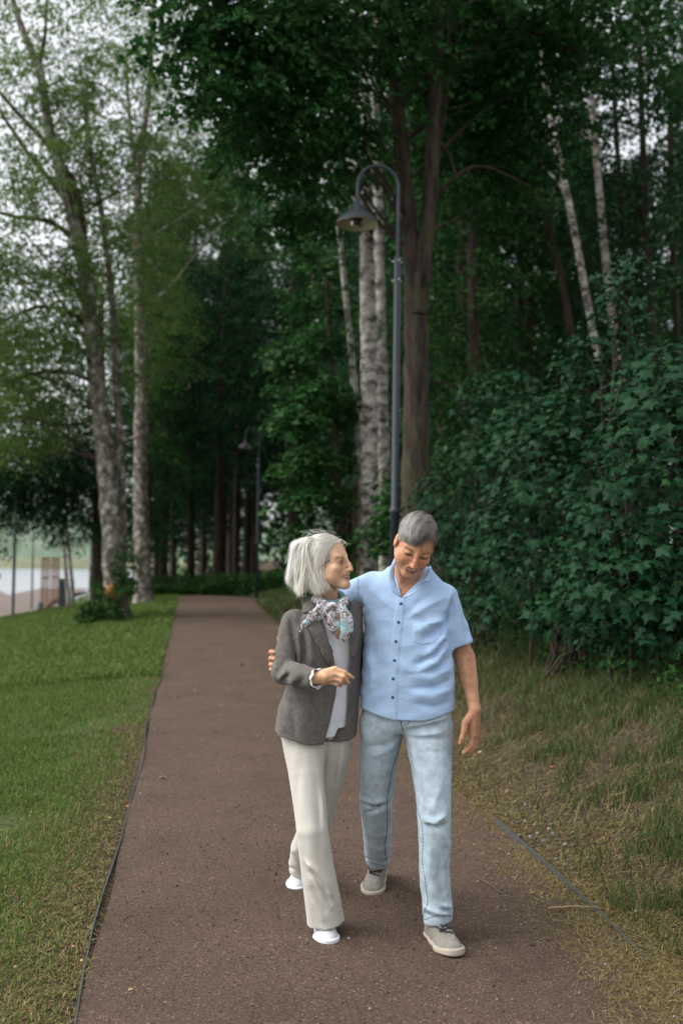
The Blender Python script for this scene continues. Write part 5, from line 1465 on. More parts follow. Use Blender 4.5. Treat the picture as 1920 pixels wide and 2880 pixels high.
# ---- shoes of the man
for fi, fr in enumerate(FEETM):
    o, ax, Lg = fr
    ends = [o, o+ax[1]*Lg]
    lo, hi = bounds(ends, .07); hi = hi+np.array([0, 0, .08]); lo[2] = -.01
    def up_f(P):
        d, Q = shoe_upper(P, fr, 1.0, .145)
        # apron seam over the toes
        e = np.abs(np.sqrt((Q[:, 0]/.034)**2+((Q[:, 1]-.45*Lg)/(.36*Lg))**2)-1)*.03
        d = d-.0028*np.exp(-(e/.004)**2)*(Q[:, 1] > .42*Lg)
        d = d-.0035*sstep(.004, .0, np.abs(np.abs(Q[:, 0])-.020)-.011)*sstep(.36*Lg, .40*Lg, Q[:, 1])*sstep(.66*Lg, .62*Lg, Q[:, 1])*(Q[:, 2] > .045)
        return smax(d, .012-Q[:, 2], .004)
    V, F = surf(up_f, lo, hi, .0034)
    so = link('shoe', shift(mesh('shoe_upper', V, F), man_o), M_SUEDE, man)
    V2, F2 = surf(lambda P: shoe_sole(P, fr), lo, hi, .0034)
    link('sole', shift(mesh('shoe_sole', V2, F2), man_o), M_RUBBER, so)
    bb = bvh_of(V, F)
    for j, t in enumerate((.40, .46, .52, .58, .63)):
        L = []
        for w in np.linspace(-1, 1, 9):
            s = o+ax[1]*(t*Lg+.006*w*(1 if j % 2 else -1))+ax[0]*.026*w+ax[2]*.3
            h_, n_, i_, d_ = bb.ray_cast(Vector(s), Vector(-ax[2]))
            if h_ is not None: L.append(np.array(h_)+ax[2]*.0022)
        if len(L) > 4:
            s = MB(); s.tube(L, .0032, 6); s.build('lace', M_LACE, so, off=man_o)
    for sgn in (-1, 1):
        L = []
        for w in np.linspace(0, 1, 12):
            s = o+ax[1]*(.46*Lg+.05*math.sin(w*math.pi))+ax[0]*sgn*(.006+.030*w)+ax[2]*.3
            h_, n_, i_, d_ = bb.ray_cast(Vector(s), Vector(-ax[2]))
            if h_ is not None: L.append(np.array(h_)+ax[2]*(.004+.012*math.sin(w*math.pi)))
        if len(L) > 4:
            s = MB(); s.tube(L, .0026, 6); s.build('lace', M_LACE, so, off=man_o)

# ---- hair of the man
rng = np.random.default_rng(5)
def w_of(q, o, ax): return np.asarray(o)+q[..., 0:1]*ax[0]+q[..., 1:2]*ax[1]+q[..., 2:3]*ax[2]
def hairline_m(Q):
    """positive where hair grows"""
    x, y, z = Q[:, 0], Q[:, 1], Q[:, 2]
    front = (.082-.30*(x-.0)*0) - y + .55*(z-.055)
    side = z-np.interp(y, [-.12, -.04, .0, .03, .05, .08], [-.055, -.035, .000, .022, .045, .058])
    fr = z-(.066+np.interp(x, [-.07, -.045, -.02, .02, .05, .07], [-.026, -.022, -.010, .016, .020, .0]))
    return np.where(y > .045, fr, side)
def hair_m(P):
    Q = local(P, HO_M, HA_M)/HS_M
    d = ell(Q, (0, -.014, .040), (.0785, .1005, .0865))
    d = d-.002*wob(Q, 60, 2)-.001*np.exp(-(((Q[:, 1]-.06)/.03)**2+((Q[:, 2]-.1)/.03)**2))
    return smax(d, -hairline_m(Q)*.8, .006)
lo, hi = bounds([HO_M], .16)
V, F = surf(hair_m, lo, hi, .0035)
Qh = local(V.astype(f32), HO_M, HA_M)
def hair_col_m(Q, r):
    g = np.clip(.5+.5*np.sin(Q[:, 0]*40+3*r), 0, 1)
    k = np.clip(.16+.45*sstep(.02, -.06, Q[:, 0])-.25*sstep(.03, .09, Q[:, 1])+.42*(r-.5)+.45*sstep(.05, .0, Q[:, 2])+.26*np.sin(Q[:, 0]*170+2*np.sin(Q[:, 1]*120)), 0, 1)[:, None]
    return np.array((.050, .040, .033))*(1-k)+np.array((.42, .405, .38))*k
hm = link('hair', shift(mesh('hair_cap', V, F, col=hair_col_m(Qh, np.full(len(Qh), .35))), man_o), M_HAIR, man)
N_ = 6500
u = rng.normal(size=(N_*4, 3)); u /= np.linalg.norm(u, axis=1)[:, None]
R0 = np.array((.080, .102, .088)); C0 = np.array((0, -.014, .040))
root = C0+u*R0
k = (hairline_m(root.astype(f32)) > .001) & (u[:, 2] > -.75)
root, u = root[k][:N_], u[k][:N_]
n_ = len(root)
# combing: on top forward and to picture left, at the sides down and back
flow = np.stack([-.75+.3*np.sin(root[:, 1]*30), .75+.2*u[:, 1], np.zeros(n_)], 1)
side = np.stack([np.zeros(n_), -.55*np.ones(n_), -1*np.ones(n_)], 1)
w = sstep(.60, .20, u[:, 2])[:, None]
cl = np.sin(root[:, 0:1]*170+2*np.sin(root[:, 1:2]*120))
flow = flow*(1-w)+side*w+rng.normal(size=(n_, 3))*.10+.12*cl*np.array([1, -.5, 0])
flow -= u*np.sum(flow*u, 1)[:, None]; flow /= np.linalg.norm(flow, axis=1)[:, None]
ln = (.040+.022*rng.random(n_))*(1-.55*w[:, 0])
lift = (.0015+.0055*rng.random(n_)**1.5+.0025*(1+cl[:, 0]))*(1-.6*w[:, 0])
def on_sh(p, e):
    q = (p-C0)/R0; q /= np.linalg.norm(q, axis=1)[:, None]; return C0+q*(R0+e[:, None])
p1 = on_sh(root+flow*ln[:, None]*.33, lift); p2 = on_sh(root+flow*ln[:, None]*.66, lift); p3 = on_sh(root+flow*ln[:, None], lift*.5)
pa = bez(root, p1, p2, p3, 6)
V, F, C = ribbons(w_of(pa, HO_M, HA_M), np.tile(np.array([.0013, .0014, .0014, .0013, .0010, .0003]), (n_, 1)), hair_col_m(root, rng.random(n_)), w_of(u, (0, 0, 0), HA_M))
link('hair_strands', shift(mesh('hair_strands', V, F, col=C), man_o), M_HAIR, hm)
# ================================================================== the woman
wom_o = at(890, 2560, 4.2); wom_o[2] = 0.0
wom = empty('person', wom_o, 'silver-haired person in grey tweed jacket, tied scarf and wide cream trousers, head turned sideways', 'person', 'couple walking arm in arm')
WA = axes(24)
WO = at(895, 2000, 4.19); WO[2] = 0
WT = rows_table([(2110, 772, 1002, .128, 4.19), (2060, 770, 1004, .128, 4.19), (2020, 776, 1008, .126, 4.19), (1960, 794, 1012, .118, 4.19), (1900, 812, 1014, .112, 4.19),
                 (1830, 816, 1018, .116, 4.18), (1770, 815, 1020, .112, 4.18), (1735, 820, 1012, .096, 4.19), (1712, 850, 1000, .078, 4.20), (1690, 885, 985, .064, 4.20), (1660, 900, 965, .050, 4.2)], 4.19, WA, WO)
wshR, wshL = at(828, 1750, 4.14), at(982, 1728, 4.24)
SLR = [wshR, at(812, 1830, 4.10), at(798, 1888, 4.06), at(846, 1900, 3.95), at(886, 1907, 3.90)]
SLRr = [.056, .050, .050, .044, .039]
SLL = [wshL, at(996, 1850, 4.30), at(982, 1985, 4.31)]
HA_W = axes(62, -3, -3)
HS_W = .95
HO_W = at(961, 1579, 4.06) - (HA_W[0]*-.0315+HA_W[1]*.086)*HS_W
NECK_W = at(922, 1712, 4.2)
def c6(x, y): return (740+x*.2041, 1780+y*.2041)
def h6(x, y, d): return at(*c6(x, y), d)
HAND_W = [([h6(700, 620, 3.90), h6(860, 560, 3.885), h6(985, 500, 3.875)], [.021, .020, .0125]),
          ([h6(700, 620, 3.90), h6(860, 600, 3.88), h6(985, 560, 3.87)], [.021, .020, .0125]),
          ([h6(700, 620, 3.90), h6(860, 630, 3.885), h6(960, 620, 3.875)], [.021, .020, .0120]),
          ([h6(700, 620, 3.905), h6(850, 660, 3.895), h6(920, 672, 3.89)], [.020, .017, .0110]),
          ([h6(985, 500, 3.875), h6(1115, 545, 3.865), h6(1185, 590, 3.875), h6(1232, 618, 3.885)], [.0105, .0092, .0082, .0070]),
          ([h6(985, 560, 3.87), h6(1105, 605, 3.855), h6(1150, 660, 3.87), h6(1172, 690, 3.885)], [.0105, .0092, .0082, .0070]),
          ([h6(960, 620, 3.875), h6(1075, 655, 3.86), h6(1110, 690, 3.88), h6(1128, 700, 3.895)], [.0100, .0088, .0078, .0068]),
          ([h6(920, 672, 3.89), h6(1020, 708, 3.88), h6(1055, 720, 3.895), h6(1075, 728, 3.905)], [.0090, .0080, .0070, .0062]),
          ([h6(760, 560, 3.925), h6(900, 540, 3.945), h6(1010, 590, 3.94), h6(1080, 640, 3.93)], [.0150, .0120, .0100, .0080])]
FEETW = [shoe_frame(at(905, 2590, 4.14)*[1, 1, 0]+[0, 0, .004], at(926, 2655, 3.90)*[1, 1, 0]+[0, 0, .004]),
         shoe_frame(at(862, 2440, 4.78)*[1, 1, 0]+[0, 0, .040], at(836, 2497, 4.585)*[1, 1, 0]+[0, 0, .002])]
FEETW = [(o, ax, .25) for o, ax, L_ in FEETW]
WLR = [at(852, 2060, 4.18), at(862, 2178, 4.10), at(877, 2335, 4.01), at(897, 2470, 4.01), at(916, 2590, 4.02), at(921, 2640, 4.03)]
WLRr = [.097, .072, .0635, .0685, .0745, .077]
WLL = [at(932, 2055, 4.22), at(930, 2110, 4.24), at(915, 2190, 4.27), at(893, 2300, 4.34), at(858, 2385, 4.52), at(850, 2450, 4.66), at(850, 2490, 4.70)]
WLLr = [.088, .084, .076, .066, .062, .064, .066]
def torso_w(P, inset=0.0):
    Q = local(P, WO, WA); z, cx, cy, a, b = WT
    return stack(Q, z, cx, cy, a-inset, b-inset)
def body_woman(P):
    d = near(P, HO_W, .26, lambda p: head_sdf(local(p, HO_W, HA_W), HS_W, True, 0.0))
    hb = HO_W+HA_W[1]*-.022+HA_W[2]*-.06
    d = smin(d, cap(P, hb, NECK_W, .044, .050), .022)
    t = smax(torso_w(P, .024)+.02*sstep(1.22, 1.15, P[:, 2]), P[:, 2]-f32(pz(925, 1700, 4.2)), .02)
    t = smax(t, f32(.93)-P[:, 2], .03)
    d = smin(d, t, .03)
    a = smin(chain(P, SLR, [.032, .028, .024, .025, .022], .012), hand_chain(P, HAND_W), .008)
    d = smin(d, a, .01)
    d = smin(d, chain(P, SLL+[at(975, 2040, 4.30), at(972, 2075, 4.29)], [.038, .032, .022, .022, .012], .012), .01)
    d = smin(d, chain(P, [WLR[0]]+WLR[1:], [.070, .048, .040, .038, .032, .028], .02), .03)
    d = smin(d, chain(P, [WLL[0]]+WLL[1:], [.064, .060, .052, .042, .038, .032, .028], .02), .03)
    for fr, ank in zip(FEETW, (WLR[-2], WLL[-2])):
        o, ax, Lg = fr
        d = smin(d, chain(P, [ank, o+ax[1]*.07+ax[2]*.05, o+ax[1]*.18+ax[2]*.03], [.03, .026, .014], .02), .01)
    return d
_pts = [HO_W, wshR, wshL, h6(1240, 620, 3.87), SLR[2], WLR[-1], WLL[-1]]+[f[0] for f in FEETW]+[f[0]+f[1][1]*.22 for f in FEETW]
_lo, _hi = bounds(_pts, .17); _lo[2] = 0
V, F = surf(body_woman, _lo, _hi, .0032)
Q = local(V.astype(f32), HO_W, HA_W)
SK_W = np.array((.64, .415, .265))
C = head_color(Q, HS_W, SK_W, (.46, .19, .14), (.18, .12, .085), True, False)
C[np.sqrt((Q**2).sum(1)) > .17] = SK_W*np.array([1.0, .92, .85])
link('body', shift(mesh('person_body', V, F, col=C), wom_o), M_SKIN, wom)

# ---- trousers
WF = [fl([(385, 240), (405, 420), (425, 640), (430, 800), (440, 1000)], .012, .004, 4.0, c2), fl([(360, 240), (380, 450), (400, 700), (400, 950)], .014, -.003, 3.99, c2),
      fl([(230, 300), (255, 500), (290, 800)], .016, -.003, 4.0, c2),
      fl([(310, 960), (380, 1010), (450, 1100), (490, 1200)], .011, .010, 3.93, c2), fl([(300, 1000), (370, 1060), (430, 1150), (470, 1240)], .010, -.009, 3.93, c2),
      fl([(330, 1020), (400, 1130), (470, 1250), (495, 1235)], .010, .009, 3.92, c2), fl([(340, 1100), (400, 1210), (460, 1290)], .010, -.007, 3.92, c2), fl([(345, 1200), (390, 1280), (430, 1340)], .012, .005, 3.92, c2),
      fl([(500, 1000), (530, 1120), (535, 1260)], .012, .005, 3.95, c2), fl([(440, 900), (490, 1000), (510, 1090)], .010, -.005, 3.95, c2),
      fl([(560, 200), (520, 400), (470, 620)], .012, .006, 4.18, c2), fl([(520, 250), (490, 420), (455, 600)], .012, -.006, 4.18, c2),
      fl([(215, 960), (240, 940), (285, 930)], .010, .008, 4.6, c2), fl([(215, 990), (250, 975), (285, 965)], .009, -.007, 4.6, c2), fl([(225, 880), (260, 850), (280, 820)], .012, .007, 4.5, c2)]
def pants_w(P):
    Q = local(P, WO, WA); z, cx, cy, a, b = WT
    d = stack(Q, z, cx, cy, a-.026, b-.030)
    d = smax(d, P[:, 2]-f32(.98), .01); d = smax(d, f32(.84)-P[:, 2], .05)
    l = chain(P, WLR, WLRr, .004); r = chain(P, WLL, WLLr, .006)
    # the wide legs are flat front to back
    n1 = np.array([.10, .0, -1.0]); n1 /= np.linalg.norm(n1)
    l = smax(l, dotv(P-at(912, 2613, 3.95).astype(f32), n1), .004)
    n2 = np.array([.0, .45, -1.0]); n2 /= np.linalg.norm(n2)
    r = smax(r, dotv(P-at(835, 2464, 4.6).astype(f32), n2), .004)
    d = smin(d, smin(l, r, .008), .04)
    return d - 1.9*folds(P, WF) - .0028*wob(P*[2.2, 2.2, .22], 30, 3.0)
_lo, _hi = bounds([at(775, 2000, 4.2), at(1000, 2000, 4.2), WLR[-1], WLL[-1]], .14)
V, F = surf(pants_w, _lo, _hi, .0042)
B_PW = bvh_of(V, F)
tr = link('trousers', shift(mesh('trouser_cloth', V, F), wom_o), M_WOOL, wom)

# ---- blouse
def tab(pts, d): 
    q = sorted([(float(at(x, y, d)[2]), float(at(x, y, d)[0])) for x, y in pts]); return [a for a, b in q], [b for a, b in q]
OLz, OLx = tab([(884, 1690), (893, 1715), (907, 1748), (923, 1802), (934, 1869), (946, 1925), (944, 1960), (934, 2003), (919, 2070), (908, 2110)], 4.06)
ORz, ORx = tab([(972, 1672), (979, 1690), (983, 1757), (983, 1846), (979, 1936), (972, 2025), (970, 2110)], 4.10)
BLF = [fl([(520, 920), (530, 1050), (520, 1200), (500, 1400)], .010, .005, 4.07), fl([(545, 950), (555, 1100), (545, 1300)], .010, -.004, 4.07), fl([(470, 950), (500, 1060)], .012, .005, 4.07),
       fl([(540, 1200), (520, 1350), (510, 1470)], .012, -.006, 4.07), fl([(500, 1250), (485, 1400), (470, 1500)], .012, .006, 4.07)]
WV = at(950, 1803, 4.09)
def blouse(P):
    xl_ = np.interp(P[:, 2], OLz, OLx).astype(f32); xr_ = np.interp(P[:, 2], ORz, ORx).astype(f32)
    d = torso_w(P, .012)+.03*sstep(.0, .035, np.maximum(xl_-P[:, 0], P[:, 0]-xr_)-.012)
    d = smax(d, P[:, 2]-f32(pz(925, 1712, 4.2)), .02)
    xz = np.interp(P[:, 0], [at(930, 2070, 4.07)[0], at(940, 2070, 4.07)[0], at(950, 2070, 4.07)[0]], [at(930, 2078, 4.07)[2], at(942, 2077, 4.07)[2], at(946, 2054, 4.07)[2]]).astype(f32)
    d = smax(d, xz-P[:, 2], .003)
    w = .040*np.clip((P[:, 2]-f32(WV[2]))/.09, 0, 1.6)
    v = smax(np.abs(P[:, 0]-f32(WV[0])+.18*(P[:, 2]-f32(WV[2])))-w, P[:, 1]-f32(4.2), .01)
    d = smax(d, -smax(v, f32(WV[2])-P[:, 2], .004), .004)
    return d-folds(P, BLF)-.0015*wob(P*[2, 2, .7], 40, 1)
_lo, _hi = bounds([at(800, 1800, 4.19), at(1010, 1800, 4.19), at(900, 2090, 4.06), at(900, 1690, 4.3)], .06)
V, F = surf(blouse, _lo, _hi, .0042)
bl = link('blouse', shift(mesh('blouse_cloth', V, F), wom_o), M_BLOUSE, wom)

# ---- jacket
LLz, LLx = tab([(858, 1690), (856, 1750), (885, 1790), (912, 1835), (934, 1873)], 4.06)
LRz, LRx = tab([(1000, 1690), (1006, 1705), (1004, 1760), (998, 1820), (984, 1880)], 4.10)
JHEM = pz(905, 2097, 4.06)
JKF = [fl([(215, 760), (235, 900), (255, 1050)], .011, -.012, 4.08), fl([(265, 830), (275, 950), (270, 1050)], .011, .007, 4.07), fl([(300, 850), (310, 950), (300, 1060)], .012, -.006, 4.07),
       fl([(330, 830), (350, 950), (360, 1050)], .014, .005, 4.06),
       fl([(215, 1000), (170, 1050), (130, 1110)], .010, -.009, 4.0), fl([(240, 1060), (190, 1090), (140, 1150)], .010, .009, 3.98), fl([(230, 1100), (180, 1130), (150, 1190)], .009, -.008, 3.97),
       fl([(120, 960), (160, 1020), (220, 1060)], .010, .008, 4.05), fl([(115, 1000), (150, 1060), (190, 1080)], .009, -.008, 4.03),
       fl([(300, 1090), (250, 1130), (200, 1190)], .012, .006, 3.93), fl([(330, 1110), (280, 1160), (240, 1200)], .011, -.006, 3.92),
       fl([(130, 800), (150, 880), (190, 960)], .014, .005, 4.08), fl([(140, 1300), (160, 1380), (170, 1480)], .02, .005, 4.12), fl([(230, 1250), (240, 1400), (250, 1540)], .02, -.005, 4.08),
       fl([(640, 700), (645, 900), (640, 1200)], .012, -.008, 4.12), fl([(620, 800), (622, 1000), (610, 1300)], .012, .006, 4.1)]
def jacket(P):
    d = torso_w(P)
    d = smax(d, P[:, 2]-f32(pz(925, 1672, 4.2)), .012)
    front = P[:, 1] < f32(4.19)
    # lapels stand proud of the front
    xl = np.interp(P[:, 2], LLz, LLx).astype(f32); xr = np.interp(P[:, 2], LRz, LRx).astype(f32)
    zt = (P[:, 2] > LLz[0]) & (P[:, 2] < LLz[-1]+.05)
    d = d-.006*sstep(-.002, .003, P[:, 0]-xl)*(P[:, 0] < np.interp(P[:, 2], OLz, OLx)+.01)*zt*front
    zt2 = (P[:, 2] > LRz[0]) & (P[:, 2] < LRz[-1]+.05)
    d = d-.005*sstep(.003, -.002, P[:, 0]-xr)*(P[:, 0] > np.interp(P[:, 2], ORz, ORx)-.01)*zt2*front
    ol = np.interp(P[:, 2], OLz, OLx).astype(f32); orr = np.interp(P[:, 2], ORz, ORx).astype(f32)
    op = smax(np.maximum(ol-P[:, 0], P[:, 0]-orr), P[:, 1]-f32(4.17), .004)
    d = smax(d, -op, .004)
    hz = f32(JHEM)+.035*sstep(.05, .22, np.abs(P[:, 0]-f32(at(915, 2090, 4.06)[0])))
    d = smax(d, hz-P[:, 2], .003)
    d = smax(d, -cap(P, NECK_W+np.array([0, .0, -.04]), NECK_W+np.array([.0, -.02, .12]), .050, .062), .006)
    s = chain(P, SLR, SLRr, .014)
    nb = SLR[-1]-SLR[-2]; nb /= np.linalg.norm(nb)
    s = smax(s, dotv(P-SLR[-1].astype(f32), nb), .004)
    s2 = chain(P, SLL, [.052, .044, .038], .02)
    nb2 = SLL[-1]-SLL[-2]; nb2 /= np.linalg.norm(nb2)
    s2 = smax(s2, dotv(P-SLL[-1].astype(f32), nb2), .004)
    d = smin(d, s, .010); d = smin(d, s2, .02)
    sm = .0016*np.exp(-((P[:, 0]-f32(at(877, 2000, 4.05)[0]))/.0022)**2)*front*(P[:, 2] < pz(877, 1935, 4.05))
    return d + sm - 1.6*folds(P, JKF) - .0020*wob(P, 24, 5.0)-.0012*wob(P*[1.5, 1.5, .6], 50, 2.0)
_lo, _hi = bounds([at(760, 1890, 4.05), SLR[-1], at(1015, 1800, 4.3), at(900, 2100, 4.06), at(900, 1680, 4.3)], .09)
V, F = surf(jacket, _lo, _hi, .0042)
B_JK = bvh_of(V, F)
jk = link('jacket', shift(mesh('jacket_cloth', V, F), wom_o), M_TWEED, wom)
def quadpatch(name, A, Bp, off, **k): return part_patch(name, [c1(*p) for p in A], [c1(*p) for p in Bp], M_TWEED, jk, B_JK, off, **k)
quadpatch('collar', [(302, 640), (302, 700), (300, 735)], [(372, 630), (395, 690), (385, 730)], .016, n=12, k=10, thick=.012)
quadpatch('lapel', [(304, 745), (300, 795), (340, 840), (400, 920), (478, 1062)], [(392, 735), (412, 790), (432, 850), (458, 930), (484, 1056)], .012, n=24, k=10, thick=.011)
quadpatch('lapel', [(612, 655), (655, 668), (662, 740), (645, 850), (612, 1000)], [(590, 660), (588, 690), (592, 760), (594, 860), (596, 1000)], .010, n=24, k=8, thick=.010)
# cuff frill
nb = SLR[-1]-SLR[-2]; nb /= np.linalg.norm(nb)
u_ = np.cross(nb, [0, 0, 1.0]); u_ /= np.linalg.norm(u_); v_ = np.cross(u_, nb)
G = []
for j in range(5):
    ring = []
    for i in range(48):
        a_ = i*2*math.pi/48
        rr = .031+.0022*j+.0022*math.sin(7*a_+.6)*j/2
        ring.append(SLR[-1]+nb*(-.012+.0075*j+.0018*math.sin(5*a_)*j/2)+u_*math.cos(a_)*rr+v_*math.sin(a_)*rr)
    G.append(ring)
G = np.array(G)
inn = SLR[-1]+(G-SLR[-1])*.93
V = np.concatenate([G.reshape(-1, 3), inn.reshape(-1, 3)])
F = [(j*48+i, j*48+(i+1) % 48, (j+1)*48+(i+1) % 48, (j+1)*48+i) for j in range(4) for i in range(48)]
F += [tuple(x+240 for x in f[::-1]) for f in F]+[(192+i, 192+(i+1) % 48, 432+(i+1) % 48, 432+i) for i in range(48)]
link('cuff', shift(mesh('cuff', V, np.array(F)), wom_o), M_BLOUSE, bl)

# ---- scarf
def c8(x, y): return (820+x*.15306, 1620+y*.15306)
def s8(x, y, d): return at(*c8(x, y), d)
def scarf_band(P):
    d = None
    c = s8(725, 395, 4.17)
    pts = []
    for i in range(25):
        a_ = i*2*math.pi/24
        pts.append(c+np.array([.0525*math.cos(a_), .058*math.sin(a_), .020*math.sin(a_)]))
    Q = P.copy(); 
    d = chain(P, pts, [.0120]*25, .004)
    d = smin(d, chain(P+np.array([0, 0, .009], f32), pts, [.011]*25, .004), .004)
    return d-.0015*wob(P, 110, 2)
SCF = [([s8(480, 470, 4.07), s8(600, 520, 4.05)], .005, -.005), ([s8(470, 520, 4.06), s8(620, 545, 4.04)], .004, .004),
       ([s8(960, 560, 4.0), s8(1010, 760, 3.99), s8(990, 1000, 3.99)], .006, .006), ([s8(1040, 640, 4.0), s8(1070, 800, 3.99), s8(1040, 1000, 3.99)], .005, -.006), ([s8(900, 650, 4.0), s8(930, 900, 3.99)], .005, -.005),
       ([s8(700, 700, 4.01), s8(740, 900, 4.0)], .005, .005), ([s8(800, 700, 4.01), s8(800, 900, 4.0)], .005, -.005), ([s8(500, 610, 4.03), s8(300, 800, 4.03)], .004, -.004)]
def scarf_tails(P):
    S = np.array([1, 3.2, 1], f32)
    def ch(pts, r, k=.012): return chain(P*S, [p*S for p in pts], r, k)/2.0
    d = ch([s8(430, 430, 4.10), s8(560, 490, 4.065), s8(680, 540, 4.045)], [.017, .016, .011])
    d = smin(d, ch([s8(700, 545, 4.035), s8(520, 610, 4.035), s8(380, 730, 4.04), s8(260, 880, 4.045), s8(140, 1035, 4.05)], [.010, .0175, .0165, .0115, .003]), .006)
    d = smin(d, ch([s8(700, 590, 4.03), s8(560, 700, 4.045), s8(400, 800, 4.05)], [.012, .020, .010]), .006)
    d = smin(d, ch([s8(735, 590, 4.03), s8(745, 740, 4.03), s8(765, 900, 4.035), s8(775, 1080, 4.05)], [.012, .0205, .0225, .006]), .006)
    d = smin(d, ch([s8(840, 590, 4.03), s8(950, 640, 4.025), s8(1010, 780, 4.025), s8(1015, 960, 4.03), s8(980, 1110, 4.04), s8(955, 1215, 4.05)], [.011, .018, .0245, .0225, .0150, .004]), .006)
    d = smin(d, ch([s8(850, 580, 4.035), s8(960, 500, 4.05), s8(1000, 380, 4.11)], [.010, .015, .010]), .006)
    d = smin(d, ell(P, s8(745, 545, 4.03), (.022, .020, .015)), .005)
    return d-folds(P, SCF)-.0022*wob(P, 120, 1.0)
lo, hi = bounds([s8(100, 300, 4.1), s8(1150, 1250, 4.0), s8(700, 250, 4.25)], .06)
V, F = surf(scarf_tails, lo, hi, .003)
sc_ = link('scarf', shift(mesh('scarf_tails', V, F), wom_o), M_SCARF, wom)
V, F = surf(scarf_band, lo, hi, .003)
link('neckband', shift(mesh('scarf_band', V, F), wom_o), M_TURQ, sc_)

# ---- shoes of the woman
for fr in FEETW:
    o, ax, Lg = fr
    lo, hi = bounds([o, o+ax[1]*Lg], .07); hi = hi+np.array([0, 0, .08]); lo[2] = -.01
    def up_w(P):
        d, Q = shoe_upper(P, fr, .92, .135)
        return smax(d, .010-Q[:, 2], .004)
    V, F = surf(up_w, lo, hi, .0034)
    so = link('shoe', shift(mesh('shoe_upper', V, F), wom_o), M_WSHOE, wom)
    V, F = surf(lambda P: shoe_sole(P, fr, .92, .022), lo, hi, .0034)
    link('sole', shift(mesh('shoe_sole', V, F), wom_o), M_WSOLE, so)

# ---- hair of the woman: a windblown chin-length bob
def hairline_w(Q):
    x, y, z = Q[:, 0], Q[:, 1], Q[:, 2]
    return z-np.interp(y, [-.14, -.06, -.012, .01, .03, .05, .065, .09], [-.2, -.17, -.10, -.004, .036, .058, .078, .105])
def hair_w(P):
    Q = local(P, HO_W, HA_W)/HS_W
    d = ell(Q, (0, -.022, .040), (.083, .103, .090))
    d = smin(d, ell(Q, (-.006, -.072, -.020), (.080, .056, .080)), .04)
    d = d-.004*wob(Q*[1, 1, .6], 70, 2)
    d = smax(d, -hairline_w(Q)*.8, .010)
    return smax(d, -cap(Q, (0, -.015, -.05), (0, -.01, -.3), .052, .060), .01)
lo, hi = bounds([HO_W], .24)
V, F = surf(hair_w, lo, hi, .004)
HC1, HC2 = np.array((.52, .50, .455)), np.array((.90, .89, .865))
hw = link('hair', shift(mesh('hair_cap', V, F, col=np.tile(HC2*.78, (len(V), 1))), wom_o), M_HAIR, wom)
rng = np.random.default_rng(8)
n_ = 9500
s_ = rng.random(n_)                                     # 0 at the parting in front, 1 at the crown
sd = np.where(rng.random(n_) < .70, -1.0, 1.0)          # visible side or far side
xr = np.abs(rng.normal(0, .016, n_))
rt = np.stack([sd*xr*(1+1.2*s_)+.014*(1-s_), .076-.165*s_, .094+.030*np.sin(s_*math.pi*.75)-xr*.35], 1)
m = rng.random(n_) < .42
th = rng.random(n_)*math.pi
rt[m] = np.stack([-.074*np.cos(th[m]), -.02-.09*np.sin(th[m])*rng.random(m.sum()), .06+.06*rng.random(m.sum())], 1)
e = np.clip(s_*.80+.20*rng.random(n_)+rng.normal(0, .07, n_), 0, 1)
lk = np.floor(e*26)                                     # locks
lr = np.random.default_rng(3).normal(size=(40, 3))[lk.astype(int)]
end = np.stack([np.interp(e, [0, .3, .7, 1], [-.066, -.080, -.075, -.040])*np.where(sd < 0, 1, -1),
                np.interp(e, [0, .15, .35, .6, .8, 1], [-.010, -.022, -.062, -.112, -.138, -.146]), np.interp(e, [0, .15, .35, .6, .8, 1], [-.090, -.112, -.125, -.102, -.066, -.022])], 1)
end += lr*np.array([.008, .012, .014])+rng.normal(0, 1, (n_, 3))*np.array([.007, .010, .010])
c1_ = rt+np.stack([np.sign(end[:, 0])*.050, -.030-.035*rng.random(n_), .010+0*s_], 1)
c2_ = end*np.array([1.14, 1.0, 1])+np.stack([np.sign(end[:, 0])*.012, -.004+.012*rng.random(n_), .062+.02*rng.random(n_)], 1)
c2_[:, 1] -= .012*(1-e)-.020*e
kk = 11
pa = bez(rt, c1_, c2_, end, kk)
q = (pa-np.array([0, -.022, .036]))/np.array([.085, .104, .090]); r_ = np.linalg.norm(q, axis=2)
jit = (.99+.07*rng.random(n_)**1.5)[:, None]
sc2 = np.where(r_ < jit, jit/np.maximum(r_, 1e-3), 1.0)[..., None]
pa = (q*sc2)*np.array([.085, .104, .090])+np.array([0, -.022, .036])
tt = np.linspace(0, 1, kk)[None, :, None]
ph = lk[:, None, None]*1.9
pa += np.concatenate([.007*np.sin(6*tt+ph), .010*np.sin(7*tt+ph*1.3), .003*np.sin(7*tt+ph)], 2)*tt
fl_ = np.clip(tt-.70, 0, 1)/.30
pa[..., 1:2] += fl_**1.5*np.where(e < .32, .026, -.020*e)[:, None, None]
pa[..., 2:3] += fl_**2*np.where(e < .32, .004, .010)[:, None, None]
col = HC1+(HC2-HC1)*np.clip(.68+.30*np.sin(lk*2.3)[:, None]+.26*rng.normal(size=(n_, 1)), 0, 1)
col = col*np.where(end[:, 2:3] < -.095, np.array([1.0, .97, .89]), 1.0)
wd = np.tile(np.interp(np.linspace(0, 1, kk), [0, .2, .8, 1], [.0012, .0017, .0016, .0003]), (n_, 1))
sdv = q.mean(1); sdv /= np.linalg.norm(sdv, axis=1)[:, None]
V, F, C = ribbons(w_of(pa*HS_W, HO_W, HA_W), wd, col, w_of(sdv, (0, 0, 0), HA_W))
link('hair_strands', shift(mesh('hair_strands', V, F, col=C), wom_o), M_HAIR, hw)
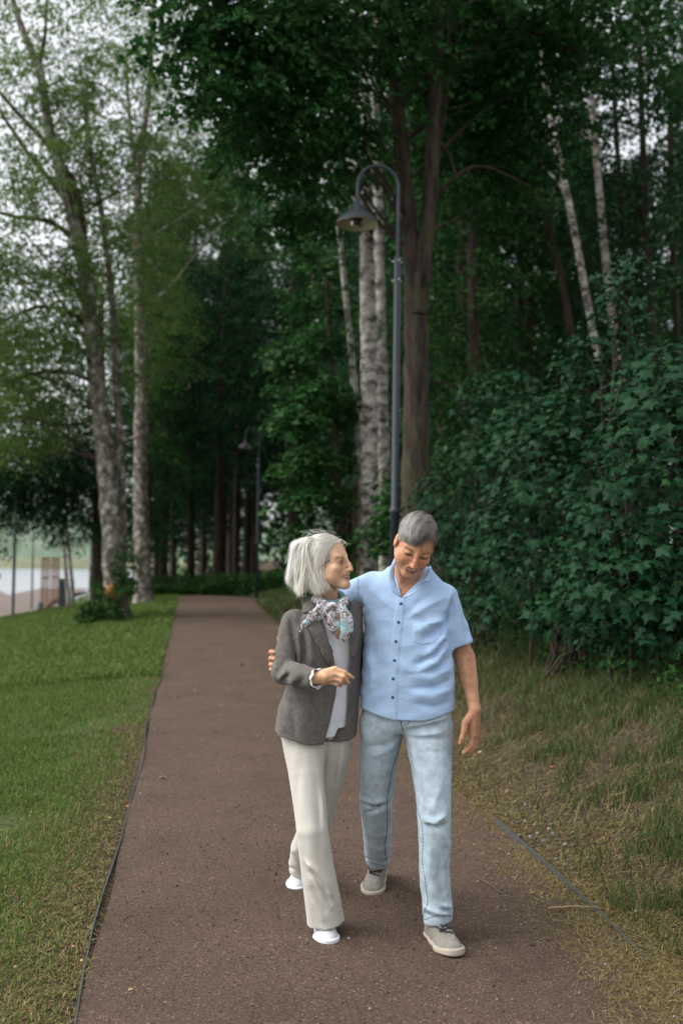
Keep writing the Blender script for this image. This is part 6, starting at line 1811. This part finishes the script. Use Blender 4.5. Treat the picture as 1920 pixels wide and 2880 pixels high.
# short grey hair at the temple and a few flyaways
n_ = 500
rt = np.stack([-.071-.004*rng.random(n_), .002+.045*rng.random(n_), .005+.055*rng.random(n_)], 1)
rt[:, 0] += np.clip(rt[:, 1]-.02, 0, 1)*.30
en = rt+np.stack([-.004-.004*rng.random(n_), -.040-.02*rng.random(n_), -.012-.02*rng.random(n_)], 1)
pa = bez(rt, rt+[-.006, -.012, .004], en+[-.004, .01, .006], en, 6)
V, F, C = ribbons(w_of(pa*HS_W, HO_W, HA_W), np.full((n_, 6), .0018), np.array((.20, .18, .15))+.14*rng.random((n_, 1)), w_of(np.tile([-1.0, .1, 0], (n_, 1)), (0, 0, 0), HA_W))
link('temple_hair', shift(mesh('temple_hair', V, F, col=C), wom_o), M_HAIR, hw)
n_ = 70
th = rng.random(n_)*2.4+.5
rt = np.stack([rng.normal(-.01, .03, n_), -.02+.09*np.cos(th), .045+.088*np.sin(th)], 1)
dr = np.stack([rng.normal(-.2, .4, n_), np.cos(th)-.6, np.sin(th)*.6], 1)
ln = (.008+.018*rng.random(n_))[:, None]
pa = bez(rt, rt+dr*ln*.5+[0, 0, .008], rt+dr*ln+[0, -.012, .010], rt+dr*ln+rng.normal(0, .012, (n_, 3))+[0, -.022, -.004], 7)
V, F, C = ribbons(w_of(pa*HS_W, HO_W, HA_W), np.full((n_, 7), .0004), np.tile(HC2*.8, (n_, 1)), w_of(np.tile([-1.0, 0, .2], (n_, 1)), (0, 0, 0), HA_W))
link('flyaway_hair', shift(mesh('flyaway_hair', V, F, col=C), wom_o), M_HAIR, hw)
# ================================================================== lamps
M_LAMP = plain('slate_grey_steel', (.030, .036, .044), .45, 0, .10, 20)
M_LAMPIN = plain('cream_enamel', (.62, .54, .42), .5)
M_STEEL = plain('bare_steel', (.55, .55, .55), .3, .9)
def glass_mat():
    m, nt, N, L, P = newmat('lamp_glass')
    P.inputs['Base Color'].default_value = (.09, .085, .08, 1); P.inputs['Roughness'].default_value = .08
    P.inputs['Transmission Weight'].default_value = .55; P.inputs['IOR'].default_value = 1.45
    return m
M_LGLASS = glass_mat()
def lamp(label, group='street lamps along the path', H=5.95, big=True):
    t = empty('street_lamp', (0, 0, 0), label, 'lamp', group)
    m = MB(); m.lathe([(.0, -.3), (.050, -.3), (.050, 1.96), (.062, 1.97), (.062, 2.00), (.053, 2.015), (.041, 2.04), (.039, 4.88), (.038, 4.89), (.0, 4.89)], seg=20)
    m.build('pole', M_LAMP, t)
    m = MB()
    for z in (.02,): m.lathe([(0, z+.05), (.09, z+.05), (.15, z+.02), (.15, z-.1)], seg=20)
    m.build('base_plate', M_LAMP, t)
    R = .236; yc = H-R-.02
    a = np.linspace(0, math.pi, 22)
    pts = [(0, 0, 4.75), (0, 0, 5.1), (0, 0, yc-.2)]+[(-R+R*math.cos(x), 0, yc+R*math.sin(x)) for x in a]+[(-2*R, 0, yc-.08), (-2*R, 0, yc-.20)]
    m = MB(); m.tube(pts, .019, 12); m.build('arm', M_LAMP, t)
    for z in (4.62, 4.84):
        for k in range(3):
            b = MB(); q = k*2.094+.6
            d = np.array([math.cos(q), math.sin(q), 0])
            b.tube([d*.040+[0, 0, z], d*.068+[0, 0, z]], .009, 8); b.build('bolt', M_STEEL, t)
    zt = yc-.17; K = .83
    m = MB(); m.lathe([(.0*K, zt+.01*K), (.034*K, zt+.01*K), (.036*K, zt-.05*K), (.052*K, zt-.06*K), (.058*K, zt-.115*K), (.078*K, zt-.13*K), (.086*K, zt-.175*K)], (-2*R, 0, 0), 28); nk = m.build('lamp_neck', M_LAMP, t)
    prof = [(.080*K, zt-.170*K), (.13*K, zt-.178*K), (.19*K, zt-.205*K), (.245*K, zt-.255*K), (.282*K, zt-.312*K), (.290*K, zt-.335*K), (.286*K, zt-.337*K)]
    m = MB(); m.lathe(prof, (-2*R, 0, 0), 40); sh = m.build('lamp_shade', M_LAMP, t)
    m = MB(); m.lathe([(r-.006, z-.006) for r, z in prof[:-1]][::-1]+[(.0*K, zt-.185*K)], (-2*R, 0, 0), 40); m.build('shade_lining', M_LAMPIN, sh)
    m = MB(); m.lathe([(.095*K, zt-.19*K), (.105*K, zt-.22*K), (.105*K, zt-.255*K), (.10*K, zt-.26*K)], (-2*R, 0, 0), 28); m.build('bulb_holder', M_LACE if 'M_LACE' in globals() else M_LAMP, sh)
    m = MB(); m.lathe([(.098*K, zt-.255*K), (.100*K, zt-.30*K), (.088*K, zt-.35*K), (.055*K, zt-.385*K), (.0*K, zt-.395*K)], (-2*R, 0, 0), 28); m.build('glass_bowl', M_LGLASS, sh)
    return t
def copy_tree(o):
    c = o.copy(); COL.objects.link(c)
    for ch in list(o.children):
        d = ch.copy(); COL.objects.link(d); d.parent = c
        for g in list(ch.children):
            e = g.copy(); COL.objects.link(e); e.parent = d
    return c
L1 = lamp('tall slate grey lamp post with bell shade rising behind the couple')
p = at(905*D2, 1280*D2, 11.2); L1.location = (p[0], p[1], gz(p[0], p[1])); L1.rotation_euler = (0, 0, math.radians(8)); L1.scale = (1, 1, 1)
L2 = copy_tree(L1); tag(L2, 'distant lamp post with bell shade beside the far end of the path', 'lamp')
p = at(589*D2, 1366*D2, 34.0); L2.location = (p[0], p[1], gz(p[0], p[1])); L2.rotation_euler = (0, 0, math.radians(2))
for (x, y, Y, lab) in [(30, 1411, 38, 'slim dark lamp post on the promenade at the left edge'), (73, 1391, 58, 'thin grey post on the promenade left of the wooden frames')]:
    q = dp(x, y, Y)
    t = empty('promenade_post', (q[0], q[1], gz(q[0], q[1])-.05), lab, 'post', 'posts on the promenade')
    m = MB(); m.lathe([(0, 0), (.10, 0), (.10, .12), (.062, .16), (.055, 3.0), (.042, 5.2), (0, 5.2)], seg=12); m.build('pole', plain('green_grey_paint', (.06, .085, .085), .5), t)
    m = MB(); m.lathe([(0, 5.35), (.05, 5.3), (.18, 5.22), (.19, 5.18), (0, 5.18)], seg=16); m.build('lamp_head', M_LAMP, t)

# ------------------------------------------------------------------ lakeside: slatted wooden frames, bin, cabinet
M_WOOD = plain('red_brown_timber', (.24, .125, .075), .75, 0, .3, 12)
for k, (x0, x1, lab) in enumerate([(96, 115, 'red-brown slatted timber screen nearer the lake'), (119, 138, 'red-brown slatted timber screen next to the white birches')]):
    Y = 60.0; a, b = dp(x0, 1376, Y), dp(x1, 1376, Y); gz0 = gz((a[0]+b[0])/2, Y)
    H = dp(x0, 1280, Y)[2]-gz0
    t = empty('timber_screen', ((a[0]+b[0])/2, Y, gz0), lab, 'screen', 'timber screens by the lake')
    w = b[0]-a[0]; ns = 4
    for i in range(ns):
        m = MB(); m.box(((i/(ns-1)-.5)*w*.85, 0, H/2), (.065, .10, H)); m.build('slat', M_WOOD, t, False)
    for z in (.12, H*.62, H-.06):
        m = MB(); m.box((0, .075, z), (w, .04, .10)); m.build('rail', M_WOOD, t, False)
q = dp(146, 1362, 61); t = empty('cabinet', (q[0], q[1], gz(q[0], q[1])), 'dark blue-grey cabinet between the timber screen and the birches', 'cabinet')
h = dp(146, 1331, 61)[2]-gz(q[0], q[1])
m = MB(); m.box((0, 0, h/2), (.42, .4, h)); m.build('body', plain('slate_panel', (.05, .065, .08), .6), t, False)
m = MB(); m.box((0, 0, h+.03), (.47, .45, .05)); m.build('lid', plain('slate_lid', (.07, .085, .10), .6), t, False)
q = dp(91, 1380, 57); t = empty('litter_bin', (q[0], q[1], gz(q[0], q[1])), 'small grey litter bin left of the timber screens', 'bin')
m = MB(); m.lathe([(0, 0), (.17, 0), (.19, .62), (.17, .62), (.15, .1)], seg=16); m.build('body', plain('bin_grey', (.12, .16, .16), .6), t)
m = MB(); m.lathe([(.20, .62), (.205, .66), (.16, .68), (.16, .62)], seg=16); m.build('rim', plain('bin_rim', (.18, .22, .22), .5), t)
# sand beyond the birches
_a = on_ground(185*D2, 1345*D2); 
# ------------------------------------------------------------------ pebbles, fallen leaves, twigs
rp = np.random.RandomState(91)
M_STONE = [plain('grey_pebble_%d' % i, c, .85, 0, .25, 40, .4, 60) for i, c in enumerate([(.13, .125, .13), (.19, .175, .17), (.17, .13, .12), (.24, .23, .22)])]
def stone_mesh(seed):
    r = np.random.RandomState(seed)
    V = []; nlat, nlon = 5, 8
    for i in range(nlat+1):
        ph = math.pi*i/nlat
        for j in range(nlon):
            th = 2*math.pi*j/nlon
            d = np.array([math.sin(ph)*math.cos(th), math.sin(ph)*math.sin(th), math.cos(ph)])
            V.append(d*(1+.16*math.sin(3*d[0]+seed)+.14*math.sin(4*d[1]+2*seed)+.1*math.sin(5*d[2]+seed*3))*[1, .72, .5])
    F = [(i*nlon+j, (i+1)*nlon+j, (i+1)*nlon+(j+1) % nlon, i*nlon+(j+1) % nlon) for i in range(nlat) for j in range(nlon)]
    me = mesh('pebble', np.array(V), np.array(F)); me.materials.append(M_STONE[seed % 4]); return me
SM = [stone_mesh(i) for i in range(8)]
def c7(x, y): return (1220+x*.4593, 1800+y*.4593)
big = [(735, 1205, 28), (590, 1222, 24), (480, 1140, 20), (560, 1120, 16), (515, 1128, 18), (655, 1132, 14), (720, 1140, 18), (635, 1200, 22), (680, 1245, 26), (520, 1210, 18), (600, 1250, 16), (800, 1265, 20), (850, 1270, 18), (890, 1355, 20), (940, 1345, 14), (985, 1350, 16),
       (820, 1358, 14), (745, 1352, 14), (800, 1392, 22), (840, 1412, 18), (870, 1445, 22), (870, 1492, 18), (1000, 1630, 22), (965, 1615, 12), (935, 1572, 14), (1170, 1780, 20), (1310, 1620, 20), (1215, 1600, 14), (870, 1642, 12), (485, 1468, 16), (445, 942, 20), (560, 1022, 16), (490, 1055, 10), (440, 1085, 14), (400, 1066, 12), (700, 1170, 16), (760, 1235, 18), (700, 1280, 14), (640, 1265, 12), (1110, 1410, 12), (1190, 1495, 16), (1265, 1125, 16), (1140, 1850, 12), (1270, 1730, 12)]
for i, (x, y, s) in enumerate(big):
    g = on_ground(*c7(x, y)); R = s*.4593/2800*np.linalg.norm(g)*.85
    o = link('pebble', SM[i % 8]); o.location = (g[0], g[1], gz(g[0], g[1])+.008+R*.25); o.scale = (R,)*3; o.rotation_euler = (rp.normal()*.25, rp.normal()*.25, rp.rand()*6.28)
    tag(o, 'grey pebble lying among straw on the bank right of the path', 'pebble', 'pebbles on the right bank')
for i, (x, y, s) in enumerate([(45, 1570, 16), (465, 1618, 20), (425, 1885, 20)]):
    g = on_ground(x*.4593, 1800+y*.4593); R = s*.4593/2800*np.linalg.norm(g)*.7
    o = link('pebble', SM[(i+3) % 8]); o.location = (g[0], g[1], gz(g[0], g[1])+R*.35); o.scale = (R,)*3; o.rotation_euler = (0, .2, rp.rand()*6.28)
    tag(o, ['grey pebble in the lawn at the left edge of the picture', 'flat grey pebble in the lawn near the edging strip', 'rounded pale pebble in the dry lawn near the edging'][i], 'pebble')
M_FALL = [plain('fallen_leaf_%d' % i, c, .7, 0, .3, 30) for i, c in enumerate([(.40, .20, .07), (.36, .27, .11), (.22, .11, .05), (.46, .36, .19)])]
FLM = []
for i in range(4):
    r_ = np.random.RandomState(i+7)
    a = np.linspace(0, 2*math.pi, 15)[:-1]
    rad = .5*(1+.22*np.cos(3*a)+.10*np.sin(7*a)); V = np.stack([rad*np.cos(a), .75*rad*np.sin(a), .22*np.abs(np.sin(a*1.0+i))*rad+.1*np.cos(2*a+i)], 1)
    V = np.concatenate([[[0, 0, .03]], V, [[-.5, 0, .05], [-.5, .03, .05], [-1.0, .08, .16]]])
    F = [[0, 1+k, 1+(k+1) % 14] for k in range(14)]+[[15, 16, 17]]
    me = mesh('fallen_leaf', V, np.array(F)); me.materials.append(M_FALL[i]); FLM.append(me)
def fallen(px, py, size, k, label, group=None):
    g = on_ground(px, py); s = size/2800*np.linalg.norm(g)
    o = link('fallen_leaf', FLM[k % 4]); o.location = (g[0], g[1], gz(g[0], g[1])+.022); o.scale = (s,)*3; o.rotation_euler = (rp.normal()*.25, rp.normal()*.25, rp.rand()*6.28)
    tag(o, label, 'leaf', group)
for i, (x, y, s) in enumerate([(1000, 862, 20), (800, 2180, 16), (1080, 362, 16), (1190, 320, 16), (1475, 163, 18)]):
    fallen(x*.4593, 1800+y*.4593, s, (3, 1, 2, 2, 1)[i], ['curled pale leaf on the path left of the woman', 'greenish yellow leaf on the path at the bottom', 'brown crumpled leaf on the path near the edging', 'brown leaf on the path behind the woman', 'yellowish leaf far along the path'][i])
for i, (x, y, s) in enumerate([(110, 905, 18), (860, 1070, 14), (555, 1178, 16), (800, 1282, 14), (1395, 1595, 18), (930, 1668, 8), (705, 1410, 10), (420, 1210, 8), (400, 1305, 12), (350, 1025, 12), (405, 1043, 12), (490, 1012, 16), (600, 1574, 18), (940, 912, 18), (900, 775, 14), (1275, 1215, 16), (1410, 1662, 18), (1265, 1750, 16), (1490, 1920, 16), (1240, 1690, 16), (810, 1090, 14), (280, 705, 18), (250, 720, 14), (1380, 470, 12), (1270, 370, 10), (995, 1262, 10), (690, 1375, 14), (1350, 1545, 14), (720, 795, 14)]):
    fallen(*c7(x, y), s*.75, i, 'small orange-brown fallen leaf on the straw of the right bank', 'fallen leaves on the right bank')
for i, (x, y, s) in enumerate([(780, 1040, 14), (670, 1110, 14), (435, 600, 10), (432, 1196, 9), (445, 1910, 14), (500, 1998, 12), (108, 1708, 14), (95, 2038, 10), (155, 1580, 10)]):
    fallen(x*.4593, 1800+y*.4593, s*.8, i, 'small dry orange leaf lying in the lawn left of the path', 'fallen leaves in the lawn')
for i, pts in enumerate([[(1015, 845), (1080, 840), (1165, 832)], [(1055, 1735), (1110, 1742), (1165, 1738)], [(760, 1735), (780, 1715), (800, 1700)]]):
    L_ = [on_ground(x*.4593, 1800+y*.4593)+[0, 0, .012] for x, y in pts]
    o0 = L_[0].copy(); m = MB(); m.tube(L_, [.003, .0035, .002], 6)
    t = m.build('twig', M_TWIG, off=o0); t.location = tuple(o0)
    tag(t, ['thin dark twig on the path beside the pale leaf', 'thin twig on the path near the bottom left', 'short dark twig on the path beside the edging'][i], 'twig', 'twigs on the path')
for i, (pts, lab) in enumerate([([(1200, 0), (1290, 45), (1385, 95)], 'pale dry stalk lying across the weeds at the right'), ([(1080, 985), (1150, 970), (1215, 930)], 'pale dry stick on the upper right bank'), ([(700, 1684), (850, 1672), (1000, 1676)], 'long straight straw stalk across the edging strip'), ([(240, 1480), (330, 1530), (460, 1620)], 'crooked brown twig on the path near the front shoe')]):
    L_ = [on_ground(*c7(x, y))+[0, 0, .03] for x, y in pts]
    o0 = L_[0].copy(); m = MB(); m.tube(L_, [.0035, .003, .0015], 6)
    t = m.build('dry_stalk', plain('dry_stalk_%d' % i, (.32, .24, .14) if i < 3 else (.12, .08, .055), .9), off=o0); t.location = tuple(o0)
    tag(t, lab, 'stalk')
